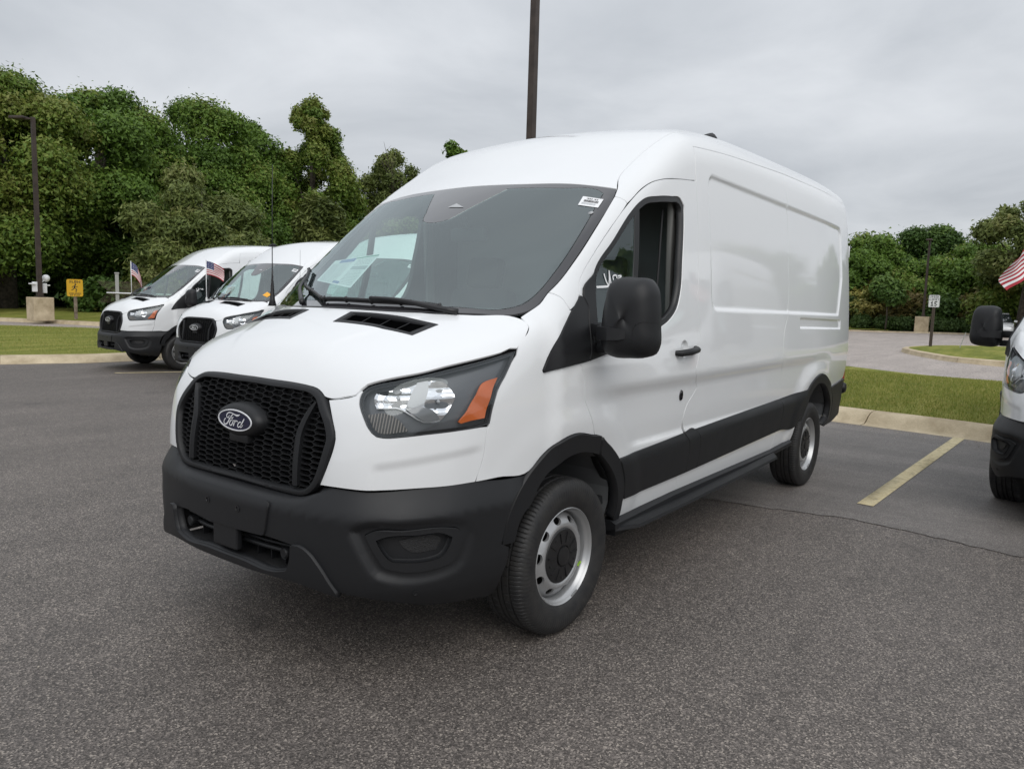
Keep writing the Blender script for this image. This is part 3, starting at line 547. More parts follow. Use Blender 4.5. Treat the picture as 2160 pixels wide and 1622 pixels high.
# ------------------------------------------------------------------ the cargo van
G_BUMP = spline([0,.2,.35,.5,.61,.72,.80,.875,.928,.958,.976,.99], [1.082,1.078,1.066,1.038,1.006,.945,.868,.748,.592,.43,.26,-.1])
V_BUMP = pchip([.22,.30,.35,.40,.47,.58,.665,.69,.73,.78,.83], [-.10,-.055,-.026,-.008,0,.004,.004,-.002,-.020,-.048,-.075])
ZT_BUMP = pchip([0,.34,.42,.50,.56,.8,1.1], [.722,.722,.732,.778,.80,.82,.85])
_fogp = None
def diag2(P): return np.stack([(P[:, 1]-P[:, 0])/math.sqrt(2), P[:, 2]], 1)
def bumper_F(x, y, z):
    y = np.abs(y); e = 1e-3
    d = V_BUMP(z); ye = y-np.minimum(d, 0)*.75*sstep(.55, .8, y)
    g0 = G_BUMP(ye); g = (G_BUMP(ye+e)-g0)/e
    # pocket around the lamp blank
    q = np.stack([((y-x)/math.sqrt(2)).ravel(), z.ravel()], 1)
    sp = sdf(POCKET, q).reshape(x.shape) if len(q) else 0
    d = d - .022*sstep(.026, -.026, sp)
    f = (x-g0-d)/np.sqrt(1+g*g)
    f = smax(f, z-ZT_BUMP(y), .035)
    return f
_f = OUT['b_fog_out']; _c = diag2(_f).mean(0)
POCKET = dense((diag2(_f)-_c)*[1.22, 1.3]+_c+[0, -.006], .05)

def full(half):
    # a half outline that starts and ends on the centre line, closed by its mirror image
    h = np.array(half, float); h[0, 1] = 0; h[-1, 1] = 0
    return np.concatenate([h, (h*[1, -1, 1])[1:-1][::-1]])
def on_skin(pts, n, F=None):
    n = unit(n); P = np.array(pts, float)
    return fmarch(F or body_F, P - n*(P@n)[:, None], np.broadcast_to(n, P.shape), (P@n).max()+.3, (P@n).min()-.3)
nSide, nHood, nWind, nDiag, nRail = (0, 1, .05), (.55, 0, .835), (.57, 0, .82), (.66, .75, .05), (.25, .75, .6)
O = OUT
def stroke(pts, wd, f, n_round=False):
    P = dense_open(np.array(pts, float), .004); t = np.gradient(P, axis=0); t /= np.linalg.norm(t, axis=1, keepdims=True)+1e-9
    nn = np.stack([-t[:, 1], t[:, 0]], 1); w_ = np.interp(np.linspace(0, 1, len(P)), np.linspace(0, 1, len(wd)), wd)[:, None]/2
    A = P+nn*w_; B = P-nn*w_; k = len(P); V = [f(q) for q in A]+[f(q) for q in B]
    return V, [(i, i+1, k+i+1, k+i) for i in range(k-1)]
def dense_open(p, step):
    n = len(p); out = []
    tg = np.gradient(p, axis=0)
    for i in range(n-1):
        h = np.linalg.norm(p[i+1]-p[i]); k = max(1, int(h/step))
        for q in range(k):
            t = q/k; out.append((2*t**3-3*t*t+1)*p[i]+(t**3-2*t*t+t)*tg[i]+(3*t*t-2*t**3)*p[i+1]+(t**3-t*t)*tg[i+1])
    return np.array(out+[p[-1]])

def build_wheel(parent, name='wheel'):
    w = empty(name, parent=parent)
    prof = [(.215,.085),(.222,.098),(.236,.107),(.262,.116),(.285,.119),(.309,.1185),(.326,.113),(.338,.106)]
    tread = [(.346,.098),(.3515,.088),(.354,.074),(.3545,.060),(.346,.057),(.346,.050),(.3548,.047),(.355,.020),(.347,.017),(.347,.010),(.3552,.007)]
    half = prof+tread; P = half+[(r, -y) for r, y in half[::-1]]; k = len(P); n = 540; V = []; F = []
    for i in range(n):
        a = 2*PI*i/n; ph = i % 5
        for j, (r, y) in enumerate(P):
            jj = min(j, k-1-j)
            if 7 <= jj <= 11 and ph == 0: r -= .0045
            if 14 <= jj <= 15 and ph == 2 and i % 2: r -= .004
            if jj in (5, 6): r -= 0.001*(ph in (0, 1)); y += math.copysign(.0012*(ph in (0, 1)), y)
            if jj == 3: y += math.copysign(.0009*(i % 2), y)
            V.append((r*math.cos(a), y, r*math.sin(a)))
    for i in range(n):
        for j in range(k-1): F.append((i*k+j, i*k+j+1, ((i+1) % n)*k+j+1, ((i+1) % n)*k+j))
    me = mesh('tyre', V, F, M['rubber'], True); bm = bmesh.new(); bm.from_mesh(me); bmesh.ops.recalc_face_normals(bm, faces=bm.faces); bm.to_mesh(me); bm.free()
    me.set_sharp_from_angle(angle=math.radians(38)); ob('tyre', me, w)
    b = MB(); b.lathe([(.214,.084),(.2215,.094),(.2225,.0985),(.2195,.1005),(.2165,.097),(.213,.088),(.2085,.080),(.203,.074),(.2005,.066),(.199,.045),(.198,.0),(.199,-.08),(.215,-.09)], 96)
    # disc with ten oval slots
    ring = dense(np.array([(.199*math.cos(a), .199*math.sin(a)) for a in np.linspace(0, 2*PI, 72, endpoint=False)]), .03)
    hub = np.array([(.06*math.cos(a), .06*math.sin(a)) for a in np.linspace(0, 2*PI, 30, endpoint=False)]); slots = []
    for q in range(10):
        a = 2*PI*(q+.2)/10; c = .166*np.array([math.cos(a), math.sin(a)]); u = np.array([-math.sin(a), math.cos(a)]); v = c/.166
        slots.append(np.array([c+.0235*math.cos(t)*u+.0155*math.sin(t)*v for t in np.linspace(0, 2*PI, 18, endpoint=False)]))
    grid = [(r*math.cos(a), r*math.sin(a)) for r in (.075,.10,.12,.13,.138,.145,.153,.18,.188,.194) for a in np.linspace(0, 2*PI, 72, endpoint=False)]
    grid = np.array(grid); ok = np.ones(len(grid), bool)
    for s_ in slots: ok &= ~inside(s_, grid) & (seg_dist(s_, grid) > .003)
    loops = [ring, hub]+slots; ed = []; kk = 0
    for l in loops: ed += [(kk+i, kk+(i+1) % len(l)) for i in range(len(l))]; kk += len(l)
    v2, _, f2, *_ = delaunay_2d_cdt([Vector(p) for p in np.concatenate(loops+[grid[ok]])], ed, [], 0, 1e-7)
    V2 = np.array([v[:] for v in v2]); T = np.array([f for f in f2 if len(f) == 3]); c = V2[T].mean(1); kp = inside(ring, c)
    for l in loops[1:]: kp &= ~inside(l, c)
    pf = spline([.05,.12,.130,.142,.153,.166,.180,.191,.199], [.070,.074,.083,.085,.081,.073,.060,.048,.036]); r = np.hypot(*V2.T)
    b.add(np.stack([V2[:, 0], pf(r), V2[:, 1]], 1), [tuple(t) for t in T[kp]])
    for s_ in slots:
        q = len(s_); rr = np.hypot(*s_.T); A = np.stack([s_[:, 0], pf(rr), s_[:, 1]], 1); b.add(list(A)+list(A-[0, .012, 0]), [(i, (i+1) % q, q+(i+1) % q, q+i) for i in range(q)])
    b.obj('rim', M['silver'], w, angle=32)
    b = MB(); b.lathe([(.1255,.070),(.1255,.080),(.121,.084),(.100,.087),(.062,.089),(.050,.089),(.048,.083),(.044,.083),(.043,.093),(.030,.0955),(.0001,.096)], 60)
    for q in range(5):
        a = 2*PI*q/5+.35
        for s_ in (-.26, .26):
            R = np.array([[math.cos(a+s_), 0, -math.sin(a+s_)], [0, 1, 0], [math.sin(a+s_), 0, math.cos(a+s_)]])
            b.box(R@np.array([.086, .088, 0]), (.05, .008, .007), R)
        R = np.array([[math.cos(a+.628), 0, -math.sin(a+.628)], [0, 1, 0], [math.sin(a+.628), 0, math.cos(a+.628)]])
        b.box(R@np.array([.098, .086, 0]), (.014, .008, .014), R, .003)
    b.obj('hub_cap', M['cap'], w, angle=30)
    b = MB(); b.lathe([(.198,-.09),(.17,-.085),(.16,.015),(.0001,.015)], 40); b.obj('brake_drum', M['dark'], w)
    b = MB()
    for da, dy in ((0, 0), (.045, .008), (-.02, .014)):
        a = .45+PI+da; R = np.array([[math.cos(a), 0, -math.sin(a)], [0, 1, 0], [math.sin(a), 0, math.cos(a)]])
        b.box(R@np.array([.1972, .052+dy, 0]), (.002, .009, .013), R, .0008)
    b.obj('paint_mark', M['lime'], w)
    b = MB(); a = PI+1.15; R = np.array([[math.cos(a), 0, -math.sin(a)], [0, 1, 0], [math.sin(a), 0, math.cos(a)]]); b.box(R@np.array([.2155, .0985, 0]), (.009, .007, .045), R, .002); b.obj('balance_weight', M['silver'], w)
    return w

FOLD = []
WRITING = [([(-.297,1.628),(-.309,1.596),(-.326,1.576),(-.336,1.608),(-.338,1.645)], .008), ([(-.338,1.645),(-.346,1.58)], .008), ([(-.368,1.601),(-.367,1.62),(-.392,1.624),(-.397,1.61)], .007), ([(-.404,1.621),(-.432,1.624),(-.422,1.614),(-.402,1.606),(-.44,1.608)], .007), ([(-.228,1.564),(-.281,1.567),(-.333,1.571)], .010)]
def build_van():
    van = empty('cargo_van')
    back = MB()   # added near-black backing, blocks light so the shut lines read dark
    def pan(name, outline, n, mirror, m='white', backing=True, **kw):
        r = panel(name, (outline, n), M[m], van, mirror, **kw)
        if backing:
            k2 = dict(F=kw.get('F'), holes=kw.get('holes', ()), off=kw.get('off', 0)-.030, step=.11, gap=-.004, flange=0)
            V, Fc, _ = patch(outline, n, **k2); back.add(V, Fc)
            if mirror: back.add(V*[1, -1, 1], [f[::-1] for f in Fc])
        return r
    # ---- hood
    h = O['hood'].copy(); h[:3, 0] += .014; h[3] += (.012, .006, -.006); hood = full(h)
    vent = [(.646,.152),(.547,.146),(.462,.583),(.586,.560)]
    vq = []
    for s in (1, -1):
        q = on_skin([(a, b*s, 1.37) for a, b in vent], (0, 0, 1)); vq.append(q)
    crease = on_skin([(x, y, 1.3) for x, y in ((.45,.20),(.60,.22),(.78,.27),(.80,.28),(.60,.235),(.45,.215))], (0, 0, 1))
    pan('hood', hood, nHood, None, holes=vq, step=.035)
    for q in vq:
        f = panel('hood_vent', (q, (.2, 0, 1)), M['plastic'], van, holes=[(q-q.mean(0))*[.80,.90,.9]+q.mean(0)], step=.02, off=.002, gap=-.003, flange=.02)
        inner = (q-q.mean(0))*[.84,.93,.9]+q.mean(0); b = MB()
        for t in np.linspace(.05, .95, 15):
            a0 = inner[0]*(1-t)+inner[1]*t; a1 = inner[3]*(1-t)+inner[2]*t
            d = (inner[1]-inner[0]); d = d/np.linalg.norm(d)
            A = a0-[0, 0, .004]; B = a1-[0, 0, .004]; b.add([A-d*.0035, B-d*.0035, B+d*.004-[0, 0, .008], A+d*.004-[0, 0, .008]], [(0, 1, 2, 3)])
        for t in (.25, .5, .75):
            A = inner[0]*(1-t)+inner[3]*t; B = inner[1]*(1-t)+inner[2]*t; b.tube([A-[0, 0, .003], B-[0, 0, .003]], .002, 4)
        b.obj('vent_slats', M['plastic'], f)
        b = MB(); b.add(list(inner-[0, 0, .03]), [(0, 1, 2, 3)]); b.obj('vent_floor', M['dark'], f)
    # ---- front fascia, fender, pillars, doors
    shelf = []
    for q in np.linspace(-.165, .28, 64):
        for dz in (-.034, -.025, -.016, -.008, 0, .008, .016, .025): shelf.append((.75-q/math.sqrt(2), .75+q/math.sqrt(2), .872+.125*(q+.141)+dz+.0003*(len(shelf) % 3)))
    for zz_ in np.linspace(.79, .86, 10):
        for dq in (-.19, -.175, -.16, -.145, -.13, -.115): shelf.append((.75-dq/math.sqrt(2), .75+dq/math.sqrt(2), zz_))
    pan('front_fascia', O['fascia'], nDiag, 'pair', step=.035, extra=on_skin(shelf, nDiag))
    pan('fender', O['fender'], (.35, .93, .1), 'pair', step=.04)
    pan('windscreen_pillar', O['apillar'], (.3, .85, .45), 'pair', step=.04)
    gut = O['gut'].copy(); gut[-1] = (-4.87, .86, 2.475)
    xs = np.linspace(-1.08, -4.87, 16); roof_edge = [(x, .78 if x < -1.5 else .80, 2.6) for x in xs[1:]]
    rf = O['rail_front']; re_ = on_skin(roof_edge, (0, 0, 1))
    rail = np.concatenate([rf, re_, gut[::-1], O['bpil_up'][1:], O['door'][12:13], O['rail_low'][3:10][::-1], O['rail_low'][:3][::-1]])
    rail_a = np.concatenate([rf, re_, gut[::-1], O['bpil_up'][1:2], O['rail_low'][:9][::-1]])
    pan('roof_rail', rail_a, nRail, 'pair', step=.045)
    back_c = on_skin([(-4.87, y, 2.6) for y in (.4, 0)], (0, 0, 1))
    half = np.concatenate([O['windtop'][::-1], rf[1:], re_, back_c]); half[:, 0] += 0
    pan('roof', full(half), (.25, 0, .97), None, step=.07)
    seam = O['seam']; bp = O['bpil']; sb = O['sill_bot']; ra = O['rarch_out'].copy(); ra[8] = (-4.25, .99, .80)
    recess = []
    p1 = np.concatenate([gut[:4], seam[1:-1], [(-2.85, .98, .83), sb[2]], sb[1:2], O['door'][24:29][::-1]*0+O['door'][24:29][::-1], bp[::-1][1:], O['bpil_up'][1:2]])
    # crease lines of the pressed window blank, split at the seam
    sl = lambda x, z: (x, .97, z+.012*(x+3))
    ln = np.array([sl(-1.42, 1.455), sl(-1.42, 2.215), sl(-4.50, 2.215), sl(-4.50, 1.775), sl(-4.335, 1.455)])
    sm = lambda x, z: (x, .98, z+.02*(x+3))
    ln2 = np.array([sm(-3.13, 1.345), sm(-3.13, 1.415), sm(-4.42, 1.415), sm(-4.42, 1.345)])
    band = lambda x0, x1: np.array([(x, .98, z) for x in np.arange(x0, x1, .026) for z in list(np.arange(.755, .835, .016))+list(np.arange(1.0, 1.16, .02))])
    pan('side_panel', p1, nSide, 'pair', step=.042, lines=[ln], extra=band(-2.85, -1.15))
    p2 = np.concatenate([seam[:-1], [(-2.85, .98, .83), sb[2]], sb[3:4], ra[:9], [(-4.87, .95, .845), (-4.87, .95, 1.3), (-4.87, .93, 1.8), (-4.87, .9, 2.3)], gut[3:][::-1]])
    pan('rear_side_panel', p2, nSide, 'pair', step=.042, lines=[ln, ln2], extra=band(-3.6, -2.8))
    door = O['door']
    pan('front_door', door, nSide, 'pair', step=.04, extra=np.array([(x, .98, z) for x in np.arange(-1.15, -.25, .026) for z in list(np.arange(.755, .835, .016))+list(np.arange(1.0, 1.16, .02))]), holes=[O['doorwin']], lines=[np.array([(-1.035+.04*math.cos(t), 1.02, 1.255+.04*math.sin(t)) for t in np.linspace(0, 2*PI, 20, endpoint=False)])])
    doors = [c for c in van.children if c.name.startswith('front_door')]
    # rear doors
    rd = [(-4.945, y, z) for y, z in ((0, .56), (.86, .56), (.88, .9), (.87, 1.5), (.82, 2.2), (.76, 2.42), (.6, 2.47), (0, 2.5))]
    pan('rear_door', np.array(rd), (-1, 0, 0), 'pair', step=.09)
    # ---- glass
    hh = O['hood']; cowl = hh[:4].copy(); wr = O['wind_r']
    half = np.concatenate([cowl, wr[1:-1][::-1], wr[:1], O['windtop'][1:]])
    ws = full(half)
    fi = np.array([(.46,0,1.465),(.435,.26,1.462),(.315,.57,1.458),(.205,.76,1.455),(.165,.80,1.48),(.09,.828,1.53),(-.01,.84,1.62),(-.24,.832,1.82),(-.49,.795,2.025),(-.505,.75,2.045),(-.47,.58,2.06),(-.42,.26,2.07),(-.25,.15,1.95),(-.135,.06,1.875),(-.125,0,1.87)])
    fi = full(fi); fi = on_skin(fi, nWind)
    panel('windscreen_band', (ws, nWind), M['frit'], van, holes=[fi], step=.05, gap=.003, flange=.012)
    gl = panel('windscreen', (fi, nWind), M['wglass'], van, step=.06, gap=0, flange=0, off=-.0005)
    pn, off = unit(nWind), .003
    b = MB(); c = on_skin([(-.26, .02, 1.97)], nWind)[0]
    pts = on_skin(O['wsbar'], nWind)+pn*.003; b.add(pts, [(0, 1, 2)]); b.obj('camera_window', M['frost'], gl)
    for s in ():
        pass
    post = O['divider_post']
    for k_, d in enumerate(doors):
        s = 1 if k_ == 0 else -1
        mm = np.array([1, s, 1])
        def side_patch(name, outl, m, **kw):
            V, Fc, nor = patch(outl, nSide, **kw)
            if s < 0: V = V*[1, -1, 1]; Fc2 = [f[::-1] for f in Fc]; n2 = []; q = 0
            if s < 0:
                for f in Fc: l = nor[q:q+len(f)]; q += len(f); n2 += [np.asarray(x, float)*[1, -1, 1] for x in l[::-1]]
                Fc, nor = Fc2, n2
            return panel(name, (V, Fc, nor), M[m], d) if False else _mk(name, V, Fc, nor, m, d)
        def _mk(name, V, Fc, nor, m, d):
            me = mesh(name, V, Fc, M[m], True); me.normals_split_custom_set([tuple(map(float, x)) for x in nor]); return ob(name, me, d)
        dw = O['doorwin']; to2 = dw[:, [0, 2]]; ins_ = inset(to2 if area2(to2) > 0 else to2[::-1], .026)
        hole = on_skin(np.stack([ins_[:, 0], np.full(len(ins_), .97), ins_[:, 1]], 1), (0, 1, 0))
        side_patch('window_seal', dw, 'seal', holes=[hole], step=.05, gap=-.001, off=-.005, flange=.03)
        side_patch('quarter_glass', O['quarter'], 'glass', step=.08, gap=0, off=-.010, flange=0)
        side_patch('window_post', post, 'seal', step=.05, gap=0, off=-.006, flange=.02)
        side_patch('mirror_base', O['doorsail'], 'plastic', step=.04, off=.012, flange=.03, gap=.001)
        if s < 0:
            rear = np.array([hole[i] for i in range(len(hole))])
            side_patch('door_glass', hole, 'glass', step=.1, gap=0, off=-.016, flange=0)
        # writing on the quarter glass in white marker
        if s > 0:
            wr_ = MB()
            def ff(q): P = on_skin([(q[0], .96, q[1])], (0, 1, 0))[0]; return P+np.array([0, -.006, 0])
            for L, wd in WRITING: wr_.add(*stroke(L, [wd, wd], ff))
            wr_.obj('marker_writing', M['white_ink'], d)
        # handle, lock, inner trim
        b = MB(); b.tube([(-.925, s*1.022, 1.238), (-.94, s*1.052, 1.238), (-1.04, s*1.062, 1.243), (-1.14, s*1.055, 1.25), (-1.165, s*1.03, 1.256)], [.014, .018, .019, .018, .015], 10); hd = b.obj('door_handle', M['plastic'], d, angle=40)
        hd.scale = (1, 1, 1)
        b = MB(); b.lathe([(.0245, -.01), (.0245, .004), (.021, .009), (.010, .010), (.009, .006), (.0001, .006)], 24, c=(0, 0, 0)); me = b.mesh('door_lock', M['gloss'], angle=40); o = ob('door_lock', me, d); o.location = (-1.07, .999*s, 1.0); o.scale = (.8, s, 1.25)
        trim = [p for p in door if p[2] < 1.5]
        tr = np.array([(-1.2, .99, 1.30), (-1.2, .99, .5), (-.5, .97, .5), (-.15, .98, .95), (-.10, .97, 1.24), (-.5, .98, 1.28), (-.86, 1, 1.36)]); side_patch('door_trim', tr, 'interior', step=.12, off=-.08, gap=0, flange=-.045)
    # black triangle ahead of the mirror
    pan('pillar_triangle', O['sail'], (.25, .95, .15), 'pair', m='plastic', backing=False, off=.010, flange=.02, step=.03, gap=.001)
    # ---- cladding
    mt = O['mold_top']; zx, zz = np.array([.3, mt[0, 0], *mt[1:, 0]])[::-1], np.array([.765, mt[0, 2], *mt[1:, 2]])[::-1]
    def mold_off(P):
        d = np.interp(P[:, 0], zx, zz)-P[:, 2]; return .005+.016*sstep(.0, .05, d)-.004*sstep(.10, .2, d)
    mf, mb, g1, g2, g3, mr = (O[k] for k in ('mold_front', 'mold_bot', 'g1', 'g2', 'g3', 'mold_rear'))
    bot = lambda x: (x, .98, np.interp(x, mb[::-1, 0], mb[::-1, 2]))
    pcs = [np.concatenate([mf, [bot(-1.21)], g1[::-1]]), np.array([g1[0], g1[1], g1[2], bot(-1.21), bot(-1.36), g2[2], g2[1], g2[0]]),
           np.array([g2[0], g2[1], g2[2], bot(-1.36), bot(-2.86), (-2.87, .99, .76), g3[0]]), np.array([g3[0], (-2.87, .99, .76), bot(-2.86), mb[2], mr[1], mr[0]])]
    for q in pcs: pan('side_moulding', on_skin(q, (0, 1, 0)), (0, 1, .1), 'pair', m='plastic', backing=False, offn=mold_off, flange=.02, step=.028, gap=.0025)
    ao, ai = O['arch_out'], O['arch_in']
    cut = 6
    be = O['bumper_end']; fr = on_skin(np.concatenate([be[1:4][::-1]+[.012, 0, 0], ao[:5], [(-.185, .98, .893)], [(-.19, .98, .80)], ai[:6][::-1], [be[3]-[.062, 0, 0]]]), (0, 1, 0)); rr = on_skin(np.concatenate([[(-.20, .98, .885)], ao[5:], ai[7:][::-1], [(-.205, .98, .797)]]), (0, 1, 0))
    aoff = lambda P: .004+.016*sstep(.56, .50, np.hypot(P[:, 0]+.02, P[:, 2]-.36))+.012*sstep(.2, .35, P[:, 0])
    for q in (fr, rr): pan('wheel_arch', q, (0, 1, 0), 'pair', m='plastic', backing=False, offn=lambda P: np.full(len(P), .016), flange=.05, step=.03, gap=.002)
    ro, ri = O['rarch_out'], O['rarch_in']
    q = on_skin(np.concatenate([ro[1:], ri[::-1]]), (0, 1, 0))
    pan('wheel_arch', q, (0, 1, 0), 'pair', m='plastic', backing=False, offn=lambda P: np.full(len(P), .012), flange=.05, step=.03, gap=.002)
    for s in (1, -1):
        for arch, nm in ((ai, 'f'), (ri, 'r')):
            A = np.array(arch); A = np.concatenate([[A[0]-[0, 0, .2]], A, [A[-1]-[0, 0, .15]]]) if nm == 'f' else A
            b = MB(); k = len(A); c = np.array([A[:, 0].mean(), 0, .36]); B = A.copy(); B[:, 1] = .50; A2 = A.copy(); A2[:, 1] -= .045
            A2[:, [0, 2]] = (A2[:, [0, 2]]-[0 if nm == 'f' else -3.75, .36])*1.03+[0 if nm == 'f' else -3.75, .36]; B[:, [0, 2]] = A2[:, [0, 2]]
            b.add(list(A2*[1, s, 1])+list(B*[1, s, 1]), [(i, i+1, k+i+1, k+i) for i in range(k-1)])
            b.add(list(B*[1, s, 1]), [tuple(range(k))]); b.obj('wheel_well', M['liner'], van)
    # rocker and step below the sill
    for s in (1, -1):
        b = MB()
        pr = [(.955, .445), (.985, .43), (.985, .405), (.93, .385), (.90, .44)]
        secs = []
        for x, zo, yo in ((-.42, -.02, 0), (-1.1, -.0, 0), (-2.8, .0, 0), (-3.22, .02, .01)):
            secs.append([(x, s*(y_+yo), z_+zo+.0) for y_, z_ in pr])
        V = sum(secs, []); k = len(pr); b.add(V, [(i*k+j, i*k+(j+1) % k, (i+1)*k+(j+1) % k, (i+1)*k+j) for i in range(3) for j in range(k)]); b.add(secs[0], [tuple(range(k))]); b.add(secs[-1], [tuple(range(k))])
        pr = [(.96, .405), (1.045, .395), (1.05, .38), (.99, .355), (.90, .355)]
        secs = [[(x, s*(y_ if i not in (0, 5) else min(y_, .975)), z_+dz) for y_, z_ in pr] for i, (x, dz) in enumerate(((-.44, -.01), (-.56, 0), (-1.1, 0), (-2.2, .012), (-2.7, .022), (-2.82, .03)))]
        V = sum(secs, []); b.add(V, [(i*k+j, i*k+(j+1) % k, (i+1)*k+(j+1) % k, (i+1)*k+j) for i in range(5) for j in range(k)]); b.add(secs[0], [tuple(range(k))]); b.add(secs[-1], [tuple(range(k))]); b.obj('side_step', M['plastic'], van, angle=30)
    # ---- bumpers
    bt = O['bumper_top']
    half = np.array([(1.0, 0, .722), (1.0, .22, .722), (1.0, .34, .722), (.99, .42, .732), (.985, .50, .778)])
    half = np.concatenate([half, np.array([(.985,.55,.782),(.95,.66,.782),(.80,.79,.784),(.68,.84,.784),(.55,.885,.784),(.44,.93,.786),(.26,.96,.786)]), [*O['b_bumper_end'][1:4], *O['b_bumper_end'][5:8]], [(.46,.93,.335),(.59,.90,.325),(.75,.84,.335),(.90,.71,.355),(.975,.61,.375),(1.02,.52,.392),(1.05,.41,.403),(1.075,.17,.402),(1.08,0,.402)]])
    nB = (.60, .58, .55)
    half = on_skin(half, nB, bumper_F); half[np.abs(half[:, 1]) < .02, 1] = 0
    inl = on_skin(np.array([(1.08,0,.548),(1.08,.28,.556),(1.06,.405,.546),(1.06,.396,.48),(1.06,.38,.445),(1.06,.33,.431),(1.08,.11,.435),(1.08,0,.435)]), (1, 0, 0), bumper_F)
    inl_full = inl
    # centre boundary must follow the section exactly
    zs = np.linspace(.33, .70, 3)
    fo = on_skin(O['b_fog_out'], nDiag, bumper_F)
    hb = half.copy(); hb[:, 1] = np.maximum(hb[:, 1], 0)
    mid1 = on_skin([(1.08, 0, z) for z in (.412, .424)], (1, 0, 0), bumper_F); mid2 = on_skin([(1.08, 0, z) for z in (.555, .60, .64, .67, .69, .70, .708)], (1, 0, 0), bumper_F)
    pkl = on_skin(np.stack([.9+0*POCKET[:,0], .9+POCKET[:,0]*math.sqrt(2), POCKET[:,1]], 1), nDiag, bumper_F)
    outl = np.concatenate([hb, mid1, inl[::-1], mid2])
    panel('front_bumper', (outl, nB), M['plastic'], van, 'join', F=bumper_F, holes=[fo], step=.022, gap=0, flange=.03, center=True, lines=[pkl])
    lp_ = np.array([(1.06,.409,.549),(1.05,.445,.552),(1.04,.485,.535),(1.02,.53,.49),(1.0,.585,.41),(.985,.605,.380),(1.02,.52,.394),(1.05,.41,.406),(1.075,.17,.404),(1.08,0,.404),(1.08,0,.433),(1.08,.11,.433),(1.06,.33,.429),(1.06,.382,.443),(1.06,.399,.48)])
    panel('bumper_lip', (on_skin(lp_, (1, .1, 0), bumper_F), (1, .1, 0)), M['plastic'], van, 'join', F=bumper_F, off=.016, step=.03, gap=0, flange=.03, center=True, corner=35)
    bump = [c for c in van.children if c.name.startswith('front_bumper')][0]
    q = np.array([(1.08,0,.694),(1.08,.272,.694),(1.08,.286,.685),(1.08,.262,.562),(1.08,.25,.557),(1.08,0,.550)]); q = on_skin(full(q), (1, 0, 0), bumper_F)
    panel('plate_panel', (q, (1, 0, 0)), M['plastic'], bump, F=bumper_F, off=.009, step=.03, gap=0, flange=.012, corner=18)
    for y in (-.105, .105):
        b = MB(); b.lathe([(.014, -.004), (.014, .0015), (.010, .002), (.008, -.004), (.0001, -.004)], 18, axis='z'); o = b.obj('plate_hole', M['gloss'], bump, angle=40); P = on_skin([(1.08, y, .637)], (1, 0, 0), bumper_F)[0]; o.location = P+np.array([.010, 0, 0]); o.rotation_euler = (0, PI/2, 0)
    b = MB(); b.box((1.075, .005, .508), (.03, .165, .10), None, .008); b.obj('tow_eye_cover', M['plastic'], bump)
    b = MB(); b.box((.90, 0, .49), (.02, .82, .2)); b.box((.975, 0, .426), (.14, .74, .008)); b.box((.975, 0, .566), (.14, .80, .012))
    for s in (1, -1): b.box((.965, s*.415, .495), (.15, .012, .14))
    b.obj('inlet_duct', M['dark'], bump)
    b = MB(); b.tube([(1.0, -.40, .488), (1.03, -.2, .492), (1.035, 0, .492), (1.03, .2, .492), (1.0, .40, .488)], .010, 8); b.tube([(1.0, -.40, .512), (1.03, -.2, .514), (1.03, .2, .514), (1.0, .40, .512)], .005, 6)
    for y in (-.29, -.2, -.11, .11, .2, .29): b.box((.99, y, .492), (.03, .006, .13))
    b.obj('inlet_bar', M['plastic'], bump)
    for s in (1, -1):
        b = MB(); b.lathe([(.001, .02), (.016, .02), (.02, .016), (.022, .017), (.024, .012), (.024, -.02)], 20, axis='z'); o = b.obj('parking_sensor', M['plastic'], bump, angle=35); o.location = (1.025, s*.33, .490); o.rotation_euler = (0, PI/2, 0)
    for s in (1, -1):
        b = MB(); b.lathe([(.011, 0), (.011, .0015), (.009, .002), (.008, .0005), (.0001, .001)], 18, axis='z'); o = b.obj('parking_sensor', M['plastic'], bump, angle=35); P = on_skin([(.80, .80, .392)], nDiag, bumper_F)[0]; n_ = field_n(bumper_F, P[None])[0]; o.location = (P+n_*.001)*[1, s, 1]; n_ = n_*[1, s, 1]; o.rotation_euler = Vector(n_).to_track_quat('Z', 'Y').to_euler()
    fi_ = on_skin(O['b_fog_in'], nDiag, bumper_F)
    def pairb(name, V, Fc, nor, m):
        me = mesh(name, V, Fc, M[m], True); me.normals_split_custom_set([tuple(map(float, x)) for x in nor]); return pair(name, me, bump)
    pairb('lamp_blank', *patch(fo, nDiag, F=bumper_F, holes=[fi_], step=.02, gap=.003, off=.010, flange=.02), 'plastic')
    cfi = fi_.mean(0)
    pairb('lamp_recess', *patch(fi_, nDiag, F=bumper_F, step=.02, gap=0, off=-.022, flange=-.035), 'plastic')
    fm = on_skin(O['b_fog_mesh'], nDiag, bumper_F)
    pairb('recess_mesh', *patch(fm, nDiag, F=bumper_F, step=.02, gap=0, off=-.018, flange=.006), 'meshmat')
    # rear bumper
    q = np.array([(-4.25,.99,.80),(-4.86,.95,.84),(-4.86,.93,.48),(-4.6,.95,.45),(-4.21,.95,.46),(-4.44,.95,.52),(-4.41,.97,.67)]); q = on_skin(q, (0, 1, 0))
    pan('rear_bumper_end', q, (-.1, 1, .1), 'pair', m='plastic', backing=False, off=.014, flange=.03, step=.05)
    b = MB(); b.box((-4.97, 0, .62), (.17, 1.80, .34), None, .04)
    for s in (1, -1): b.lathe([(.001, .04), (.04, .035), (.055, .01), (.055, -.04)], 18, c=(-4.93, .93*s, .74)) if s > 0 else b.lathe([(.001, -.04), (.04, -.035), (.055, -.01), (.055, .04)], 18, c=(-4.93, -.93, .74))
    b.obj('rear_bumper', M['plastic'], van, angle=40)
